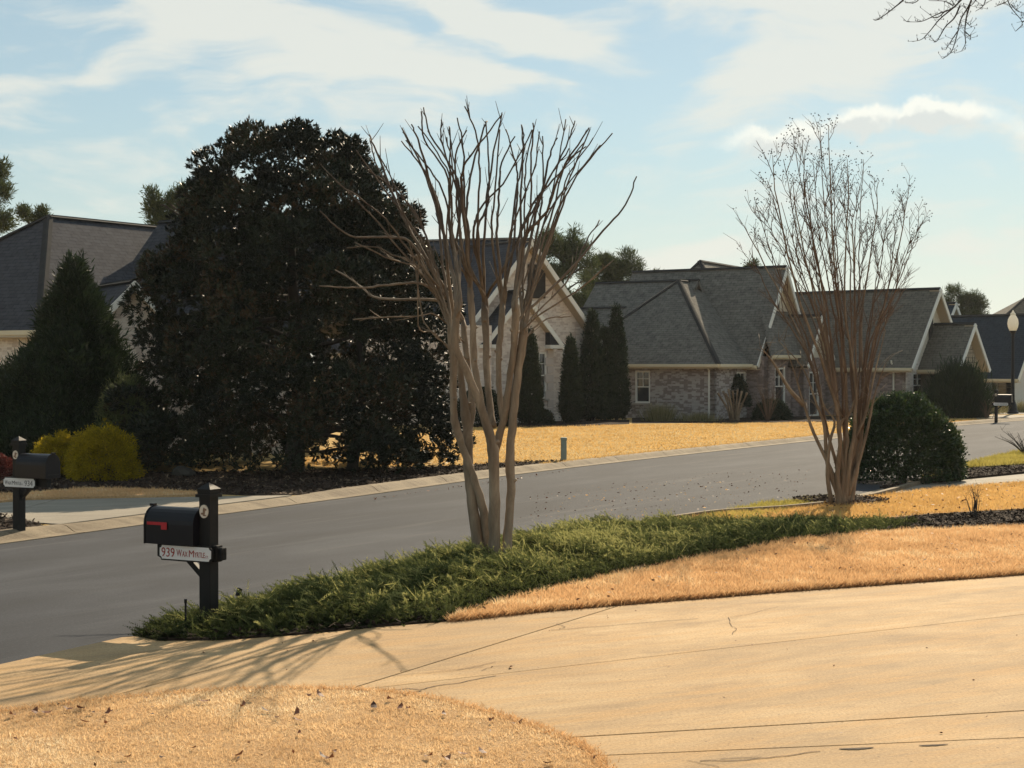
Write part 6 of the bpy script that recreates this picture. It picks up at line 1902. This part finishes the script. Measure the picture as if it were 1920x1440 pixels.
# landscape spotlights in the junipers
def spot(label, px, py, d, s):
    c = at(px, py, d); b = Vector((c.x, c.y, 0.04))
    root = empty('spot_light', b, label, 'garden light', 'garden spotlights')
    m = MB(); m.tube([b - Z * 0.05, Vector((c.x, c.y, c.z - 0.05 * s))], 0.011, 6); m.build('stake', M['black_metal'], root)
    ax = Vector((0.35, 0.3, 0.9)).normalized()
    m = MB(); m.tube([c - ax * 0.07 * s, c - ax * 0.055 * s, c + ax * 0.05 * s, c + ax * 0.08 * s], [0.025 * s, 0.04 * s, 0.05 * s, 0.055 * s], 10); m.build('head', M['black_metal'], root)
    m = MB(); m.tube([c + ax * 0.082 * s, c + ax * 0.086 * s], 0.045 * s, 10); m.build('lens', M['glass'], root)
spot('black garden spotlight in the junipers left of the big crape myrtle', 800, 1043, 20.3, 1.0)
spot('small black garden spotlight in the junipers beside the near mailbox', 446, 1112, 16.6, 0.55)
# thin stake by the mailbox
sb = g(347, 1188, 0.04); m = MB(); m.bar(sb - Z * 0.05, sb + Z * 0.30, Vector((1, 0, 0)), 0.018, 0.012)
m.bar(sb + Z * 0.29, sb + Z * 0.33, Vector((1, 0, 0)), 0.026, 0.016)
o = m.build('marker_stake', M['black_wood'])
L_ = Vector((sb.x, sb.y, 0)); tag(o, 'thin dark marker stake left of the near mailbox post', 'stake')

# boulder under the magnolia
def rock(label, px, py, w, h, seed):
    b = g(px, py, 0.11); r = random.Random(seed); bm = bmesh.new(); bmesh.ops.create_icosphere(bm, subdivisions=3, radius=1.0)
    for v in bm.verts:
        k = 1 + 0.16 * math.sin(3.1 * v.co.x + seed) * math.cos(2.7 * v.co.y) + r.uniform(-0.05, 0.05)
        v.co = Vector((v.co.x * w / 2 * k, v.co.y * w * 0.4 * k, max(-0.15, v.co.z * k) * h))
    me = bpy.data.meshes.new('rock'); bm.to_mesh(me); bm.free(); me.materials.append(M['rock'])
    o = bpy.data.objects.new('rock', me); COL.objects.link(o); o.location = b; tag(o, label, 'rock')
rock('dark boulder in the mulch under the left side of the magnolia', 345, 893, 0.6, 0.22, 3)

# fallen leaves: the larger ones singly, small ones as litter
def leaf_mesh(seed):
    r = random.Random(seed); me = bpy.data.meshes.new('fallen_leaf')
    L, W_ = 0.10, 0.042; c = r.uniform(0.012, 0.03)
    vs = [(-L / 2, 0, c), (-L / 5, W_ / 2, c * 0.4), (L / 5, W_ / 2, c * 0.3), (L / 2, 0, c * 1.2), (L / 5, -W_ / 2, 0.001), (-L / 5, -W_ / 2, 0.0), (-L / 5, 0, c * .25), (L / 5, 0, c * .3)]
    me.from_pydata(vs, [], [(0, 6, 1), (1, 6, 7, 2), (2, 7, 3), (0, 5, 6), (5, 4, 7, 6), (4, 3, 7)])
    a = me.attributes.new('tone', 'FLOAT', 'FACE'); t = r.random(); a.data.foreach_set('value', [t] * 6)
    me.materials.append(M['dead_leaf']); return me
LM = [leaf_mesh(i) for i in range(6)]
rt = random.Random(77)
spots = [(62, 1337), (85, 1337), (130, 1331), (150, 1329), (170, 1337), (205, 1335), (200, 1338), (380, 1316), (455, 1325), (470, 1312), (497, 1333), (520, 1346), (556, 1339), (560, 1352), (580, 1305), (600, 1305), (605, 1420), (625, 1411), (617, 1425), (705, 1402), (560, 1376), (360, 1404), (302, 1422), (270, 1310), (730, 1312), (750, 1327), (765, 1330), (832, 1340), (864, 1336), (803, 1420), (835, 1425), (870, 1415), (922, 1352), (905, 1412), (700, 1326), (445, 1418), (235, 1421), (958, 1246), (970, 1352), (380, 1219), (1030, 1432), (20, 1342), (26, 1388), (155, 1354), (198, 1357)]
for i, (x, y) in enumerate(spots):
    on_drive = (x, y) in ((958, 1246), (970, 1352), (380, 1219))
    p = g(x, y, 0.06)
    o = bpy.data.objects.new('fallen_leaf', LM[i % 6]); COL.objects.link(o)
    o.location = (p.x, p.y, 0.032 if on_drive else 0.060); o.rotation_euler = (rt.uniform(-.4, .4), rt.uniform(-.4, .4), rt.uniform(0, 6.28)); s = rt.uniform(0.55, 1.1); o.scale = (s, s, s)
    if on_drive: tag(o, 'brown fallen leaf lying on the tan driveway', 'leaf', 'fallen leaves on the driveway')
    else: tag(o, 'brown curled leaf fallen on the foreground lawn', 'leaf', 'fallen leaves on the front lawn')
def litter(name, poly, zb, n, size, label, mat='dead_leaf'):
    P = scatter(poly, n); n = len(P); r = rng
    d = unit(r.normal(size=(n, 3)) * [1, 1, 0.3]); e = unit(np.cross(d, np.array([0, 0, 1.0]) + r.normal(size=(n, 3)) * 0.5))
    L = (size * (0.4 + r.random(n)))[:, None]
    c = np.c_[P, np.full(n, zb) + r.random(n) * size * 0.2]
    V = np.stack([c - d * L * .5, c + e * L * .22, c + d * L * .5, c - e * L * .22], 1)
    tag(np_mesh(name, V, 4, M[mat], attr=r.random(n)), label, 'leaf litter', None, 'stuff')
litter('lawn_litter', front_poly, 0.065, 260, 0.035, 'small leaf bits scattered over the foreground lawn')
litter('strip_litter', strip_poly, 0.10, 420, 0.05, 'small dark leaves on the grass strip')
litter('side_litter', s2_poly, 0.11, 1500, 0.06, 'brown leaves over the orange lawn patch')
litter('road_litter', gp([(960, 985), (1000, 925), (1300, 890), (1520, 880), (1500, 930), (1280, 965), (1120, 995)]), 0.006, 420, 0.05, 'brown leaves scattered on the street')
litter('road_litter_pale', gp([(1000, 975), (1100, 915), (1300, 900), (1420, 905), (1400, 945), (1280, 960), (1150, 985)]), 0.006, 160, 0.05, 'pale leaves scattered on the street', 'grass_tan')
litter('gutter_litter', gp([(700, 937), (1080, 882), (1080, 884), (700, 940)]), 0.03, 90, 0.06, 'leaves lying in the far gutter')
litter('drive_litter', drive_poly, 0.030, 120, 0.025, 'tiny leaf bits on the near driveway')
# ------------------------------------------------------------------ haze
hm, hnt, ho = new_mat('thin_air_haze')
pv_ = hnt.nodes.new('ShaderNodeVolumePrincipled')
pv_.inputs['Color'].default_value = (0.93, 0.95, 0.97, 1)
pv_.inputs['Density'].default_value = 0.00014
pv_.inputs['Anisotropy'].default_value = 0.3
hnt.links.new(pv_.outputs[0], ho.inputs['Volume'])
mb = MB(); mb.box((0, 1200, 14.0), (1900, 2700, 30.4)); hz_o = mb.build('haze', hm)
tag(hz_o, 'thin pale air haze filling the whole street scene', 'haze', None, 'stuff')
